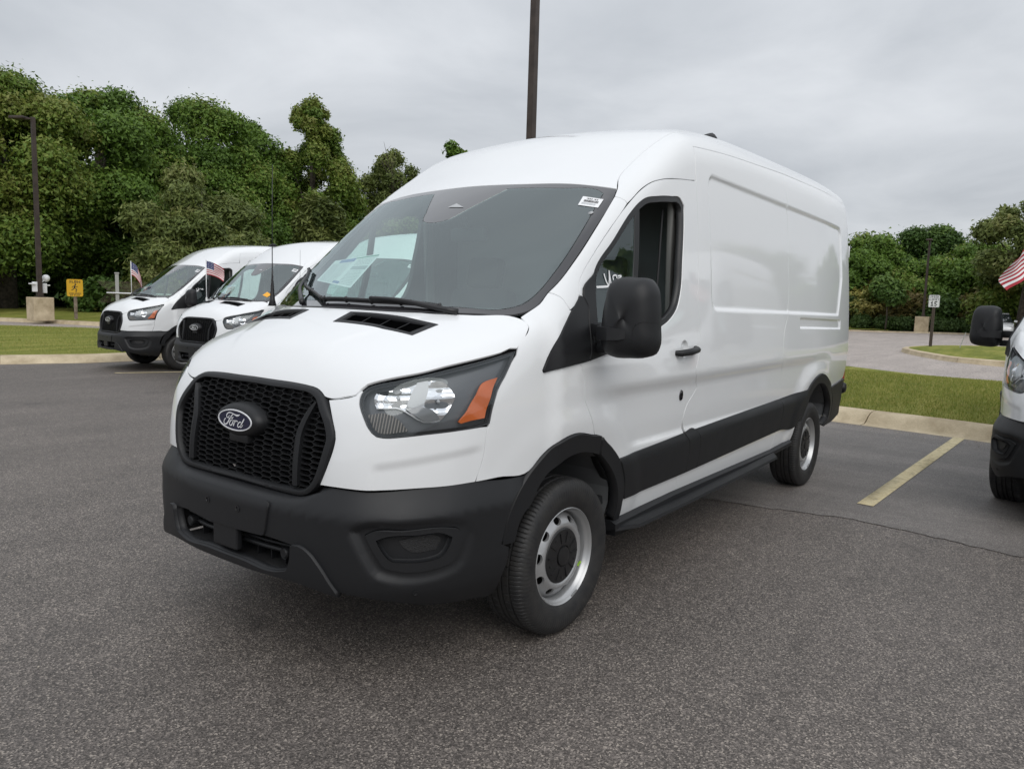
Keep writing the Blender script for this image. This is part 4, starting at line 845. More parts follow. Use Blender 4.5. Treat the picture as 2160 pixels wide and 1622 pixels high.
    for s in (1, -1): b = MB(); b.box((-4.93, s*.90, 1.05), (.05, .09, .5), None, .015); b.obj('tail_lamp', M['red'], van)
    for s in (1, -1):
        for z in (1.15, 2.03): b = MB(); b.box((-4.955, s*.875, z), (.035, .05, .11), None, .01); b.obj('door_hinge', M['white'], van, angle=40)
    # ---- grille
    fo_, fi2 = O['frame'], O['frame_in']; cz = .935
    def by_angle(P, th):
        P = full(P); d = np.stack([P[:, 1], P[:, 2]-cz], 1); d = dense(d, .02, 50); A = np.arctan2(d[:, 1], d[:, 0]); o_ = np.argsort(A); A = A[o_]; r = np.hypot(*d[o_].T)
        return np.interp(th, np.concatenate([A-2*PI, A, A+2*PI]), np.tile(r, 3))
    th = np.linspace(-PI, PI, 181)[:-1]; ro_, ri_ = by_angle(fo_, th), by_angle(fi2, th)
    prof = [(.0, -.03), (.01, .002), (.10, .010), (.40, .013), (.80, .010), (1.0, .0), (1.05, -.02), (1.08, -.06)]; V = []; F = []
    for t, h_ in prof:
        r = ro_*(1-t)+ri_*t; P = np.stack([np.full(len(th), .98), r*np.cos(th), cz+r*np.sin(th)], 1); V.append(on_skin(P, (1, 0, 0))+[h_, 0, 0])
    nn_ = len(th); F = [(i*nn_+j, i*nn_+(j+1) % nn_, (i+1)*nn_+(j+1) % nn_, (i+1)*nn_+j) for i in range(len(prof)-1) for j in range(nn_)]
    b = MB(); b.add(np.concatenate(V), F); gr = b.obj('grille', M['plastic'], van, angle=40)
    poly = np.stack([ri_*np.cos(th), cz+ri_*np.sin(th)], 1)
    gx = lambda y, z: on_skin([(.98, y, z)], (1, 0, 0))[0][0]-.008
    py, pz, wy = .0575, .0216, .0425; edges = {}
    for ci in range(-10, 11):
        for ri3 in range(-12, 13):
            y0 = ci*py; z0 = cz+(ri3+(.5 if ci % 2 else 0))*pz
            hx = [(y0-wy/2, z0+pz/2), (y0+wy/2, z0+pz/2), (y0+py-wy/2, z0), (y0+wy/2, z0-pz/2), (y0-wy/2, z0-pz/2), (y0-py+wy/2, z0)]
            for i in range(6):
                a, c = hx[i], hx[(i+1) % 6]; key = tuple(sorted((tuple(np.round(a, 4)), tuple(np.round(c, 4))))); edges[key] = (np.array(a), np.array(c))
    mids = np.array([(a+c)/2 for a, c in edges.values()]); ok = inside(poly, mids) & (np.hypot(mids[:, 0]/.125, (mids[:, 1]-.975)/.05) > 1)
    ends = np.array([q for (a, c), k in zip(edges.values(), ok) if k for q in (a, c)]); X = on_skin(np.stack([np.full(len(ends), .98), ends[:, 0], ends[:, 1]], 1), (1, 0, 0))[:, 0]-.006
    b = MB()
    for i in range(0, len(ends), 2):
        a, c = ends[i], ends[i+1]; t = unit(c-a); n_ = np.array([-t[1], t[0]])*.0013; a = a-t*.0008; c = c+t*.0008
        V = []
        for dx in (0, -.024):
            for q, x in ((a, X[i]), (c, X[i+1])):
                for s in (1, -1): V.append((x+dx, q[0]+s*n_[0], q[1]+s*n_[1]))
        b.add(V, [(0, 2, 3, 1), (0, 4, 6, 2), (1, 3, 7, 5), (4, 5, 7, 6)])
    b.obj('grille_honeycomb', M['plastic'], gr)
    b = MB(); b.box((.90, 0, .93), (.01, .94, .38))
    for z in np.arange(.765, .95, .0108): b.box((.935, 0, z), (.02, .84, .0035))
    for z in np.arange(.95, 1.10, .0216): b.box((.925, 0, z), (.01, .8, .003))
    b.obj('grille_louvres', M['seal'], gr)
    for s in (1, -1):
        b = MB(); gb = dense_open(O['gbar'], .02); k = len(gb); secs = []
        wv = np.interp(np.linspace(0, 1, k), [0, .15, .5, 1], [.007, .014, .017, .016])
        P = on_skin(gb, (1, 0, 0)); V = []
        for i in range(k):
            x, y, z = P[i]; V += [(x-.03, s*(y-wv[i]), z), (x+.004, s*(y-wv[i]), z), (x+.012, s*y, z), (x+.006, s*(y+wv[i]), z), (x-.03, s*(y+wv[i]), z)]
        b.add(V, [(i*5+j, i*5+j+1, i*5+5+j+1, i*5+5+j) for i in range(k-1) for j in range(4)]); b.obj('grille_bar', M['plastic'], gr, angle=40)
    # oval emblem on its pod
    b = MB(); el = np.linspace(0, 2*PI, 64, endpoint=False); V = []
    for a_, c_, x, dz in ((.150, .075, .955, -.004), (.148, .072, 1.0, -.003), (.138, .062, 1.022, -.001), (.122, .0485, 1.031, 0), (.1155, .0432, 1.032, 0)): V.append(np.stack([x+0*el, a_*np.cos(el), .975+dz+c_*np.sin(el)], 1))
    b.add(np.concatenate(V), [(i*64+j, i*64+(j+1) % 64, (i+1)*64+(j+1) % 64, (i+1)*64+j) for i in range(4) for j in range(64)]); b.add(V[-1], [tuple(range(64))])
    b.box((.97, 0, .905), (.10, .13, .05), None, .012); b.obj('emblem_pod', M['plastic'], gr, angle=40)
    b = MB(); b.mats = 1
    b.mi = 0; b.add(np.stack([1.0335+0*el, .1155*np.cos(el), .975+.0432*np.sin(el)], 1), [tuple(range(64))])
    b.mi = 1; V = np.concatenate([np.stack([x+0*el, a_*np.cos(el), .975+c_*np.sin(el)], 1) for a_, c_, x in ((.1165, .0442, 1.033), (.1155, .0432, 1.0358), (.1105, .0388, 1.0358), (.1100, .0383, 1.0336))])
    b.add(V, [(i*64+j, i*64+(j+1) % 64, (i+1)*64+(j+1) % 64, (i+1)*64+j) for i in range(3) for j in range(64)])
    SCR = [([[-.0358,.0169],[-.0388,.0113],[-.0468,.0056],[-.0545,.007],[-.0554,.0145],[-.0474,.0231],[-.0356,.0273],[-.0219,.0278],[-.0044,.0243],[.0131,.0208],[.0268,.0222],[.0371,.0261]], [.0025,.004,.005,.005,.005,.004,.004,.0045,.005,.008,.007,.002]),
           ([[-.0093,.0231],[-.0192,.0166],[-.0282,.0079],[-.0382,-.0033],[-.0482,-.015],[-.0581,-.0223],[-.0679,-.0239],[-.0746,-.0194],[-.0731,-.0099],[-.0674,-.0021],[-.0605,.0005]], [.004,.005,.0055,.006,.006,.006,.006,.006,.005,.004,.004]),
           ([[-.0429,.002],[-.0282,.0079],[-.0136,.0056],[-.0101,.013]], [.002,.003,.004,.004]),
           ([[-.0205,-.0011],[-.0314,-.0095],[-.0365,-.0183],[-.0308,-.0246],[-.0229,-.0236],[-.015,-.0156],[-.0109,-.0058],[-.0147,-.0006],[-.0205,-.0011],[-.0118,-.003],[.0029,-.0018]], [.004,.005,.0055,.0045,.005,.0055,.005,.004,.0035,.003,.003]),
           ([[.0068,-.0007],[-.0022,-.0117],[-.0093,-.0249]], [.0055,.006,.006]), ([[-.0002,-.0115],[.0107,-.0026],[.0195,-.0021],[.0184,-.0063]], [.003,.004,.0045,.004]),
           ([[.0449,-.0037],[.0331,-.0051],[.0231,-.0145],[.0204,-.023],[.0258,-.0259],[.0337,-.0237],[.0427,-.015]], [.004,.005,.0055,.0055,.005,.0045,.003]),
           ([[.0667,.0125],[.0536,-.0038],[.0416,-.0175],[.038,-.0244],[.0434,-.0251],[.0514,-.0192],[.0578,-.0126]], [.005,.006,.006,.005,.0045,.003,.002])]
    for i, (p_, w_) in enumerate(SCR): b.add(*stroke(p_, w_, lambda q: (1.0346, q[0], .975+q[1])))
    me = b.mesh('emblem', mats=[M['blue'], M['badgewhite']]); ob('emblem', me, gr)
    # ---- headlamps
    hl = O['headlight']; hp = (.62, .78, .1)
    lens = patch(hl, hp, step=.03, gap=.001, flange=0); me = mesh('headlamp', lens[0], lens[1], M['lens'], True); me.normals_split_custom_set([tuple(map(float, x)) for x in lens[2]]); L2 = pair('headlamp', me, van)
    def lp(name, outl, m, flat=False, **kw):
        V, Fc, nor = patch(outl, hp, **kw); me = mesh(name, V, Fc, M[m], not flat)
        if not flat: me.normals_split_custom_set([tuple(map(float, x)) for x in nor])
        m2 = mirror_mesh(me, name)
        for p_, mm in zip(L2, (me, m2)): ob(name, mm, p_)
    lp('lamp_housing', hl, 'lamp', step=.04, gap=.002, off=-.034, flange=-.034)
    rim_ = on_skin(hl, hp)
    V, Fc, nor = patch(hl, hp, step=.03, gap=-.004, off=-.010, flange=0, holes=[(lambda d: on_skin(np.array([q for q in d]), hp))((hl-hl.mean(0))*[.965, .965, .935]+hl.mean(0))])
    me = mesh('lamp_seal', V, Fc, M['gloss'], True); m2 = mirror_mesh(me, 'lamp_seal')
    for p_, mm in zip(L2, (me, m2)): ob('lamp_seal', mm, p_)
    rp = O['refl']; c1, c2 = np.array([.80, .70, 1.115]), np.array([.70, .815, 1.105])
    def bowl(P):
        d1 = np.linalg.norm((P-c1)/[.09, .075, .07], axis=1); d2 = np.linalg.norm((P-c2)/[.085, .07, .09], axis=1); d = np.minimum(d1, d2)
        return -.012*np.clip(1-d*d, 0, 1)-.006+.0055*np.cos(2*PI*(P[:, 2]-1.122)/.062)+.0012*np.sin(P[:, 1]*170+P[:, 2]*60)
    lp('reflector', rp, 'chrome', flat=True, step=.011, gap=0, off=-.016, offn=bowl, flange=.015)
    lp('lamp_dome', O['dome'], 'dome', step=.02, gap=0, off=-.012, offn=lambda P: .010*np.clip(1-(np.linalg.norm((P-O['dome'].mean(0))/[.09, .05, .05], axis=1))**2, 0, 1), flange=.012)
    lp('lamp_divider', O['divider'], 'frost', step=.02, gap=0, off=-.007, flange=.02)
    lp('turn_signal', O['turn'], 'ribbed', step=.02, gap=0, off=-.016, flange=.02)
    lp('side_marker', O['amber'], 'amber', step=.02, gap=0, off=-.010, offn=lambda P: .003*np.sin((P[:, 2]-.5*P[:, 0])*60), flange=.012)
    tl = on_skin(dense_open(O['trimline'], .02), hp); nl = field_n(body_F, tl)
    b = MB(); b.tube(tl-nl*.020, .0032, 6); me = b.mesh('lamp_trim', M['trimwhite'], smooth=True)
    for p_, mm in zip(L2, (me, mirror_mesh(me, 'lamp_trim'))): ob('lamp_trim', mm, p_)
    # bulbs
    for c in (c1, c2):
        b = MB(); P = on_skin([c], hp)[0]-unit(hp)*.034; b.tube([P, P+unit(hp)*.018], [.009, .006], 8); me = b.mesh('bulb', M['frost'], smooth=True)
        for p_, mm in zip(L2, (me, mirror_mesh(me, 'bulb'))): ob('bulb', mm, p_)
    # ---- mirrors
    mo = np.array([(1.085,1.305),(1.082,1.38),(1.098,1.52),(1.118,1.588),(1.155,1.604),(1.22,1.604),(1.275,1.597),(1.302,1.565),(1.316,1.50),(1.322,1.40),(1.322,1.315),(1.308,1.285),(1.275,1.270),(1.20,1.262),(1.14,1.262),(1.10,1.278)])
    mo = dense(mo, .02, 60); c = np.array([1.205, 1.43]); k = len(mo); V = []; sec = []
    for t in np.concatenate([[.0002, .004, .02, .06], np.linspace(.14, PI/2, 9)]): sec.append((.035-.10*(1-math.cos(t)*1)+.0, math.sin(t)**.55))
    sec = [(x-.0, s_) for x, s_ in sec] + [(-.092, .992), (-.097, .965), (-.088, .94)]
    sec = [(x+.04*(1-.0), s_) for x, s_ in sec]
    for x, s_ in sec: V += [(x-.045-.10*(q[0]-1.1), *(q*s_+c*(1-s_))) for q in mo]
    me_b = MB(); me_b.add(V, [(i*k+j, i*k+(j+1) % k, (i+1)*k+(j+1) % k, (i+1)*k+j) for i in range(len(sec)-1) for j in range(k)]); me_b.add(V[:k], [tuple(range(k))])
    mm = me_b.mesh('door_mirror', M['plastic'], angle=50)
    m1, m2 = pair('door_mirror', mm, van)
    b = MB(); b.add([(x, y, z) for (x, y, z) in V[-k:]], [tuple(range(k))]); g_ = b.mesh('mirror_glass', M['chrome'])
    for p_, m_ in zip((m1, m2), (g_, mirror_mesh(g_, 'mirror_glass'))): ob('mirror_glass', m_, p_)
    b = MB(); b.box((-.135, 1.05, 1.372), (.075, .20, .055), None, .012); b.box((-.15, 1.03, 1.295), (.07, .16, .05), None, .012); b.box((-.16, .985, 1.335), (.12, .06, .14), None, .018)
    a_ = b.mesh('mirror_arm', M['plastic'], angle=40)
    for p_, m_ in zip((m1, m2), (a_, mirror_mesh(a_, 'mirror_arm'))): ob('mirror_arm', m_, p_)
    piv = Vector((-.20, -1.0, 1.35)); m2.matrix_basis = Matrix.Translation(piv) @ Matrix.Rotation(math.radians(-62), 4, 'Z') @ Matrix.Translation(-piv); FOLD.append(m2)
    from mathutils.bvhtree import BVHTree
    bv = BVHTree.FromPolygons([v.co[:] for v in mm.vertices], [p.vertices[:] for p in mm.polygons])
    def head(y, z):
        h_ = bv.ray_cast(Vector((.5, y, z)), Vector((-1, 0, 0))); return np.array(h_[0]) if h_[0] else None
    cap = dense(np.array([(1.345,1.415),(1.275,1.415),(1.258,1.40),(1.250,1.36),(1.247,1.31),(1.252,1.296),(1.34,1.292)]), .006, 70)
    run = [q for q in (head(*c_) for c_ in cap[:int(len(cap)*.62)]) if q is not None]; b = MB(); b.tube(np.array(run)+[.0003, 0, 0], .0014, 5); jn = b.mesh('signal_cap_joint', M['dark'])
    for p_, m_ in zip((m1, m2), (jn, mirror_mesh(jn, 'signal_cap_joint'))): ob('signal_cap_joint', m_, p_)
    A0, A1 = head(1.10, 1.366), head(1.215, 1.37); b = MB(); V = []
    for y, hz, pr in ((1.075, .034, .012), (1.10, .034, .014), (1.15, .033, .013), (1.20, .030, .010), (1.222, .022, .0)):
        q = head(max(y, 1.092), 1.366); q = q if q is not None else A0; V += [(q[0]-.02, y, 1.366-hz), (q[0]+pr, y, 1.366-hz*.8), (q[0]+pr, y, 1.366+hz*.8), (q[0]-.02, y, 1.366+hz)]
    b.add(V, [(i*4+j, i*4+j+1, i*4+4+j+1, i*4+4+j) for i in range(4) for j in range(3)]+[(0, 1, 2, 3), (16, 17, 18, 19)]); rb = b.mesh('mirror_rib', M['plastic'], angle=40)
    for p_, m_ in zip((m1, m2), (rb, mirror_mesh(rb, 'mirror_rib'))): ob('mirror_rib', m_, p_)
    # ---- wipers, aerial, fin, stickers
    pw = unit(nWind)
    def wiper(bl, arm):
        w_ = empty('wiper', parent=van)
        P = on_skin(dense_open(bl, .03), nWind); b = MB(); b.tube(P+pw*.012, .006, 6); b.tube(P+pw*.024, .0075, 6)
        for i in np.linspace(0, len(P)-1, 5).astype(int): b.tube([P[i]+pw*.006, P[i]+pw*.032], .009, 6)
        b.obj('wiper_blade', M['seal'], w_, smooth=True)
        A = on_skin(dense_open(arm, .04), nWind); h_ = np.interp(np.linspace(0, 1, len(A)), [0, .4, 1], [.036, .034, .012])[:, None]; b = MB(); b.tube(A+pw*h_, np.linspace(.008, .014, len(A)), 8); b.obj('wiper_arm', M['seal'], w_, smooth=True)
    wiper(np.array([(.475,-.10,1.45),(.462,.20,1.452),(.372,.52,1.452)]), np.array([(.462,.20,1.452),(.40,.46,1.44),(.345,.60,1.425)]))
    wiper(np.array([(.03,-.775,1.61),(.25,-.55,1.545),(.47,-.13,1.455)]), np.array([(.20,-.60,1.56),(.30,-.52,1.52),(.47,-.28,1.44)]))
    b = MB(); A = np.array([.222, -.865, 1.42]); b.tube([A, A+[0, 0, .035], A+[0, 0, .16], A+[-.001, 0, .20]], [.024, .014, .005, .0035], 12); b.tube([A+[0, 0, .19], A+[-.002, -.001, .5], A+[-.006, -.002, .765]], [.0026, .0022, .0018], 6); b.obj('aerial', M['seal'], van, smooth=True)
    b = MB(); P = on_skin([(-2.2, .60, 2.6)], (0, 0, 1))[0]; b.tube([P+[.10, 0, -.01], P+[.05, 0, .016], P+[-.03, 0, .035], P+[-.07, 0, .03], P+[-.09, 0, -.01]], [.012, .03, .035, .03, .012], 10); b.obj('roof_fin', M['plastic'], van, smooth=True)
    # stock sticker inside the windscreen: bars and the printed number
    def on_glass(quad, u, v, off):
        q = quad; P = (q[0]*(1-u)+q[1]*u)*(1-v)+(q[3]*(1-u)+q[2]*u)*v; return P+pw*off
    tk = O['ticker'].copy(); tk = on_skin(tk, nWind)
    b = MB(); b.mi = 0
    def rect(b, q, u0, v0, u1, v1, off, n=1):
        us = np.linspace(u0, u1, n+1)
        for i in range(n): b.add([on_glass(q, us[i], v0, off), on_glass(q, us[i+1], v0, off), on_glass(q, us[i+1], v1, off), on_glass(q, us[i], v1, off)], [(0, 1, 2, 3)])
    rect(b, tk, 0, 0, 1, 1, .002, 3); b.mi = 1
    r_ = random.Random(3); u = .16
    while u < .86: wd = r_.choice((.008, .014, .02)); rect(b, tk, u, .34, u+wd, .58, .003); u += wd+r_.choice((.008, .012))
    SEG = {'1': 'cf', '8': 'abcdefg', '0': 'abcefg', '3': 'acdfg'}
    for i, ch in enumerate('1880183'):
        x0 = .2+i*.088; x1 = x0+.055; y0, ym, y1 = .12, .19, .27; t = .014; tv = .03
        for s_ in SEG[ch]:
            r4 = dict(a=(x0, y0, x1, y0+tv), d=(x0, ym-tv/2, x1, ym+tv/2), g=(x0, y1-tv, x1, y1), b=(x0, y0, x0+t, ym), c=(x1-t, y0, x1, ym), e=(x0, ym, x0+t, y1), f=(x1-t, ym, x1, y1))[s_]; rect(b, tk, *r4, .003)
    b.mi = 2
    for i, v_ in enumerate((.66, .73, .80)):
        u = .12
        while u < .8: wd = r_.uniform(.02, .07); rect(b, tk, u, v_, u+wd, v_+.035, .003); u += wd+.02
    ob('stock_sticker', b.mesh('stock_sticker', mats=[M['paper'], M['ink'], M['greyprint']]), gl)
    b = MB(); P = on_skin([(-.355, .812, 1.915)], nWind)[0]; R = np.array([unit(np.cross([0, 1, 0], pw)), [0, 1, 0], pw]).T; b.lathe([(.013, .0), (.011, .004), (.0001, .005)], 16, axis='z'); o = b.obj('glass_bolt', M['frost'], gl, smooth=True); o.location = P; o.rotation_euler = Vector(pw).to_track_quat('Z', 'Y').to_euler()
    # window price sheet hung inside the passenger side of the windscreen
    mq = np.array([(.02,-.60,1.70),(.10,-.16,1.735),(.355,-.09,1.545),(.155,-.575,1.57)]); mq = on_skin(mq, nWind)
    b = MB(); b.mi = 0; rect(b, mq, 0, 0, 1, 1, -.012, 8)
    b.mi = 1; rect(b, mq, .17, .03, .52, .17, -.011, 3); rect(b, mq, .45, .88, .62, .96, -.011); b.mi = 2; rect(b, mq, .52, .03, .99, .07, -.011, 3)
    b.mi = 3
    rect(b, mq, .60, .36, .96, .48, -.011, 3)
    for v_ in np.arange(.12, .95, .045):
        for u0, u1 in ((.05, .26), (.29, .50), (.60, .95)):
            if .33 < v_ < .5 and u0 > .5 or v_ < .2 and u0 < .5: continue
            u = u0
            while u < u1: wd = r_.uniform(.02, .08); rect(b, mq, u, v_, min(u+wd, u1), v_+.014, -.011); u += wd+.015
    ob('price_sheet', b.mesh('price_sheet', mats=[M['paper'], M['bluepaper'], M['greenpaper'], M['greyprint']]), gl)
    # ---- cabin
    b = MB(); pr = [(.42, 1.415), (.25, 1.445), (.0, 1.44), (-.14, 1.42), (-.20, 1.36), (-.18, 1.2), (-.10, .95), (.0, .75), (.5, .75)]
    k = len(pr); secs = []
    for y in (-.80, -.5, -.15, .15, .45, .80):
        secs += [(x-.30*(y*y)*(1 if i < 4 else .4)+.02, y, z+(.012 if abs(y-.45) < .1 and i in (2, 3) else 0)) for i, (x, z) in enumerate(pr)]
    b.add(secs, [(i*k+j, i*k+j+1, (i+1)*k+j+1, (i+1)*k+j) for i in range(5) for j in range(k-1)]); b.box((-.17, 0, 1.38), (.03, .26, .12), None, .01); b.obj('dashboard', M['dash'], van, angle=35)
    b = MB(); t = np.linspace(0, 2*PI, 33)[:-1]; u_ = unit((-.45, 0, .9)); c = np.array([-.40, .43, 1.30]); b.tube([c+.19*(math.cos(a)*np.array([0, 1, 0])+math.sin(a)*u_) for a in t], .015, 8, closed=True)
    for a in (0, PI, -PI/2): b.tube([c+np.array([.03, 0, -.02]), c+.18*(math.cos(a)*np.array([0, 1, 0])+math.sin(a)*u_)], .02, 6)
    b.tube([c, c+np.array([.25, 0, -.14])], .04, 8); b.obj('steering_wheel', M['interior'], van, smooth=True)
    for s in (1, -1):
        st = MB(); st.box((-.78, s*.45, .80), (.5, .5, .2), None, .05); R = np.array([[math.cos(.2), 0, -math.sin(.2)], [0, 1, 0], [math.sin(.2), 0, math.cos(.2)]]); st.box((-1.06, s*.45, 1.2), (.14, .48, .72), R, .05); st.box((-1.14, s*.45, 1.66), (.09, .26, .2), R, .035); st.box((-.8, s*.45, .6), (.4, .4, .3)); st.obj('seat', M['seat'], van, angle=40)
    b = MB(); b.box((-1.36, 0, 1.35), (.02, 1.76, 1.7)); b.box((-1.36, 0, 2.25), (.02, 1.5, .2)); b.obj('bulkhead', M['greydark'], van)
    b = MB(); b.box((-.4, 0, .52), (1.9, 1.8, .04)); b.obj('cab_floor', M['interior'], van)
    for s in (1, -1):
        b = MB(); b.box((-1.085, s*.90, 1.55), (.075, .03, 1.2), np.array([[math.cos(-.06), 0, -math.sin(-.06)], [0, 1, 0], [math.sin(-.06), 0, math.cos(-.06)]]), .01); b.obj('pillar_trim', M['greytrim'], van)
        b = MB(); b.tube([(-1.02, s*.86, 2.0), (-1.0, s*.86, 1.6), (-.98, s*.84, 1.1)], .006, 4); b.box((-1.19, s*.9, 1.6), (.1, .05, 1.3)); b.obj('seat_belt', M['interior'], van)
    hl_ = np.array([(-.62, 0, 2.1), (-.62, .72, 2.1), (-.9, .80, 2.25), (-1.36, .82, 2.4), (-1.36, 0, 2.5)]); V, Fc, nor = patch(full(on_skin(hl_, (.2, 0, 1))), (.25, 0, .97), step=.1, off=-.05, gap=0, flange=0); ob('headliner', mesh('headliner', V, Fc, M['greytrim'], True), van)
    b = MB(); P = np.array([-.42, 0, 1.84]); b.box(P, (.05, .23, .08), None, .02); b.tube([P+[.02, 0, .03], P+[.06, 0, .12]], .015, 6); b.obj('rear_view_mirror', M['interior'], van, angle=40)
    # ---- floor pan, running gear
    b = MB(); b.box((-2.1, 0, .42), (5.2, 1.45, .12)); b.box((.55, 0, .42), (.5, 1.1, .12)); b.box((-3.75, 0, .36), (.14, 1.5, .14)); b.box((0, 0, .33), (.12, 1.4, .1)); b.tube([(-.6, -.35, .33), (-3.6, -.35, .33)], .05, 8); b.box((-2.2, .45, .36), (1.2, .5, .2)); b.box((-2.65, 0, .47), (4.0, 1.7, .03)); b.box((.3, 0, .5), (1.0, 1.0, .03)); b.obj('floor_pan', M['dark'], van)
    back.obj('gap_light_block', M['dark'], van, smooth=True)
    return van
def _ribs(nt, b):
    N, L = nodes(nt); tc = N('ShaderNodeTexCoord'); mp = N('ShaderNodeMapping'); mp.inputs['Rotation'].default_value = (0, .25, math.radians(-45)); L(tc.outputs['Object'], mp.inputs[0])
    wv = N('ShaderNodeTexWave', Scale=28, bands_direction='Y'); L(mp.outputs[0], wv.inputs['Vector']); bp = N('ShaderNodeBump', Strength=1, Distance=.006); L(wv.outputs['Fac'], bp.inputs['Height']); L(bp.outputs[0], b.inputs['Normal'])
    r = N('ShaderNodeValToRGB'); r.color_ramp.elements[0].color = (.035, .034, .033, 1); r.color_ramp.elements[1].color = (.30, .27, .24, 1); L(wv.outputs['Fac'], r.inputs[0]); L(r.outputs[0], b.inputs['Base Color'])
M['ribbed'] = mat('ribbed_turn_lens', (.15, .14, .13), .25, coat=.5, build=_ribs)
M['dome'] = mat('lamp_dome', (.20, .205, .21), .18, metal=.3, coat=.5)
M['liner'] = mat('wheel_well_felt', (.14, .145, .15), .9)
M['greydark'] = mat('bulkhead_grey', (.22, .23, .23), .7)
M['trimwhite'] = mat('lamp_trim_silver', (.8, .81, .82), .15)
M['badgewhite'] = mat('emblem_silver', (.75, .76, .78), .2)
def _meshmat(nt, b):
    N, L = nodes(nt); tc = N('ShaderNodeTexCoord'); v = N('ShaderNodeTexVoronoi', Scale=330); L(tc.outputs['Object'], v.inputs['Vector'])
    bp = N('ShaderNodeBump', Strength=.6, Distance=.002); L(v.outputs['Distance'], bp.inputs['Height']); L(bp.outputs[0], b.inputs['Normal'])
M['meshmat'] = mat('moulded_mesh', (.014, .014, .015), .45, build=_meshmat)

van = build_van()
tag(van, 'white cargo van in the centre of the lot, driver window lowered, honeycomb grille facing left', 'van', 'white cargo vans parked on the lot')
for x in (0, -3.75):
    for s in (1, -1):
        if x == 0 and s == 1: w0 = build_wheel(van); w1 = w0
        else:
            w1 = w0.copy(); COL.objects.link(w1); w1.parent = van
            for ch in w0.children: c = ch.copy(); COL.objects.link(c); c.parent = w1
        w1.location = (x, .866*s, .355); w1.rotation_euler = (0, 0, (0 if s > 0 else PI)+(-.025 if x == 0 else 0))
# ------------------------------------------------------------------ ground, lot, lawns
def gz(x, y):
    y = np.asarray(y, float)+0*np.asarray(x, float); return -.12*sstep(-1.5, -11, y)-.09*sstep(.8, 5.5, y)
def asphalt(c_lo, c_hi, stone, sscale, stain, sp=.5, bands=False):
    def f(nt, b):
        N, L = nodes(nt); tc = N('ShaderNodeTexCoord'); ob_ = tc.outputs['Object']
        v = N('ShaderNodeTexVoronoi', Scale=sscale); L(ob_, v.inputs['Vector'])
        r1 = N('ShaderNodeValToRGB'); el = r1.color_ramp.elements; el[0].position = 0; el[0].color = (*[c*.45 for c in c_lo], 1); el[1].position = 1; el[1].color = (*stone, 1)
        m_ = el.new(.5); m_.color = (*c_lo, 1); m2 = el.new(.86); m2.color = (*c_hi, 1)
        sx = N('ShaderNodeSeparateXYZ'); L(v.outputs['Color'], sx.inputs[0]); L(sx.outputs[0], r1.inputs[0])
        n = N('ShaderNodeTexNoise', Scale=.55, Detail=7, Roughness=.62); L(ob_, n.inputs['Vector'])
        r2 = N('ShaderNodeMapRange'); r2.inputs['From Min'].default_value = .3; r2.inputs['From Max'].default_value = .7; r2.inputs['To Min'].default_value = 1-stain; r2.inputs['To Max'].default_value = 1+stain; L(n.outputs[0], r2.inputs[0])
        n3 = N('ShaderNodeTexNoise', Scale=9, Detail=6, Roughness=.7); L(ob_, n3.inputs['Vector'])
        r3 = N('ShaderNodeMapRange'); r3.inputs['From Min'].default_value = .3; r3.inputs['From Max'].default_value = .7; r3.inputs['To Min'].default_value = .88; r3.inputs['To Max'].default_value = 1.12; L(n3.outputs[0], r3.inputs[0])
        mm = N('ShaderNodeMath', operation='MULTIPLY'); L(r2.outputs[0], mm.inputs[0]); L(r3.outputs[0], mm.inputs[1])
        sc = N('ShaderNodeVectorMath', operation='SCALE'); L(r1.outputs[0], sc.inputs[0]); L(mm.outputs[0], sc.inputs['Scale'])
        # sparse dark oil spots
        n4 = N('ShaderNodeTexNoise', Scale=1.7, Detail=3); L(ob_, n4.inputs['Vector']); r4 = N('ShaderNodeMapRange'); r4.inputs['From Min'].default_value = .66; r4.inputs['From Max'].default_value = .74; r4.inputs['To Min'].default_value = 1; r4.inputs['To Max'].default_value = .72; L(n4.outputs[0], r4.inputs[0])
        s2 = N('ShaderNodeVectorMath', operation='SCALE'); L(sc.outputs[0], s2.inputs[0])
        # long smeared tyre and roller marks
        mp = N('ShaderNodeMapping'); mp.inputs['Rotation'].default_value = (0, 0, .12 if bands else .5); mp.inputs['Scale'].default_value = (1.6, .16, 1) if bands else (.25, 1.5, 1); L(ob_, mp.inputs[0])
        n5 = N('ShaderNodeTexNoise', Scale=1.2, Detail=5, Roughness=.6, Distortion=.3); L(mp.outputs[0], n5.inputs['Vector']); r5 = N('ShaderNodeMapRange'); r5.inputs['From Min'].default_value = .40; r5.inputs['From Max'].default_value = .62; r5.inputs['To Min'].default_value = .80 if bands else .90; r5.inputs['To Max'].default_value = 1.06; L(n5.outputs[0], r5.inputs[0])
        m6 = N('ShaderNodeMath', operation='MULTIPLY'); L(r4.outputs[0], m6.inputs[0]); L(r5.outputs[0], m6.inputs[1]); L(m6.outputs[0], s2.inputs['Scale']); L(s2.outputs[0], b.inputs['Base Color'])
        bp = N('ShaderNodeBump', Strength=.55, Distance=.004); L(v.outputs['Distance'], bp.inputs['Height']); L(bp.outputs[0], b.inputs['Normal'])
        b.inputs['Roughness'].default_value = .62; b.inputs['Specular IOR Level'].default_value = sp
    return f
M['asphalt'] = mat('coarse_asphalt', (.09, .085, .08), build=asphalt((.108, .093, .083), (.188, .163, .146), (.36, .315, .27), 165, .16))
M['bay'] = mat('bay_asphalt', (.08, .08, .08), build=asphalt((.165, .147, .135), (.215, .196, .182), (.30, .28, .26), 210, .2, .5, True))
M['road'] = mat('worn_road', (.3, .28, .26), build=asphalt((.38, .325, .29), (.46, .405, .37), (.54, .48, .44), 60, .08))
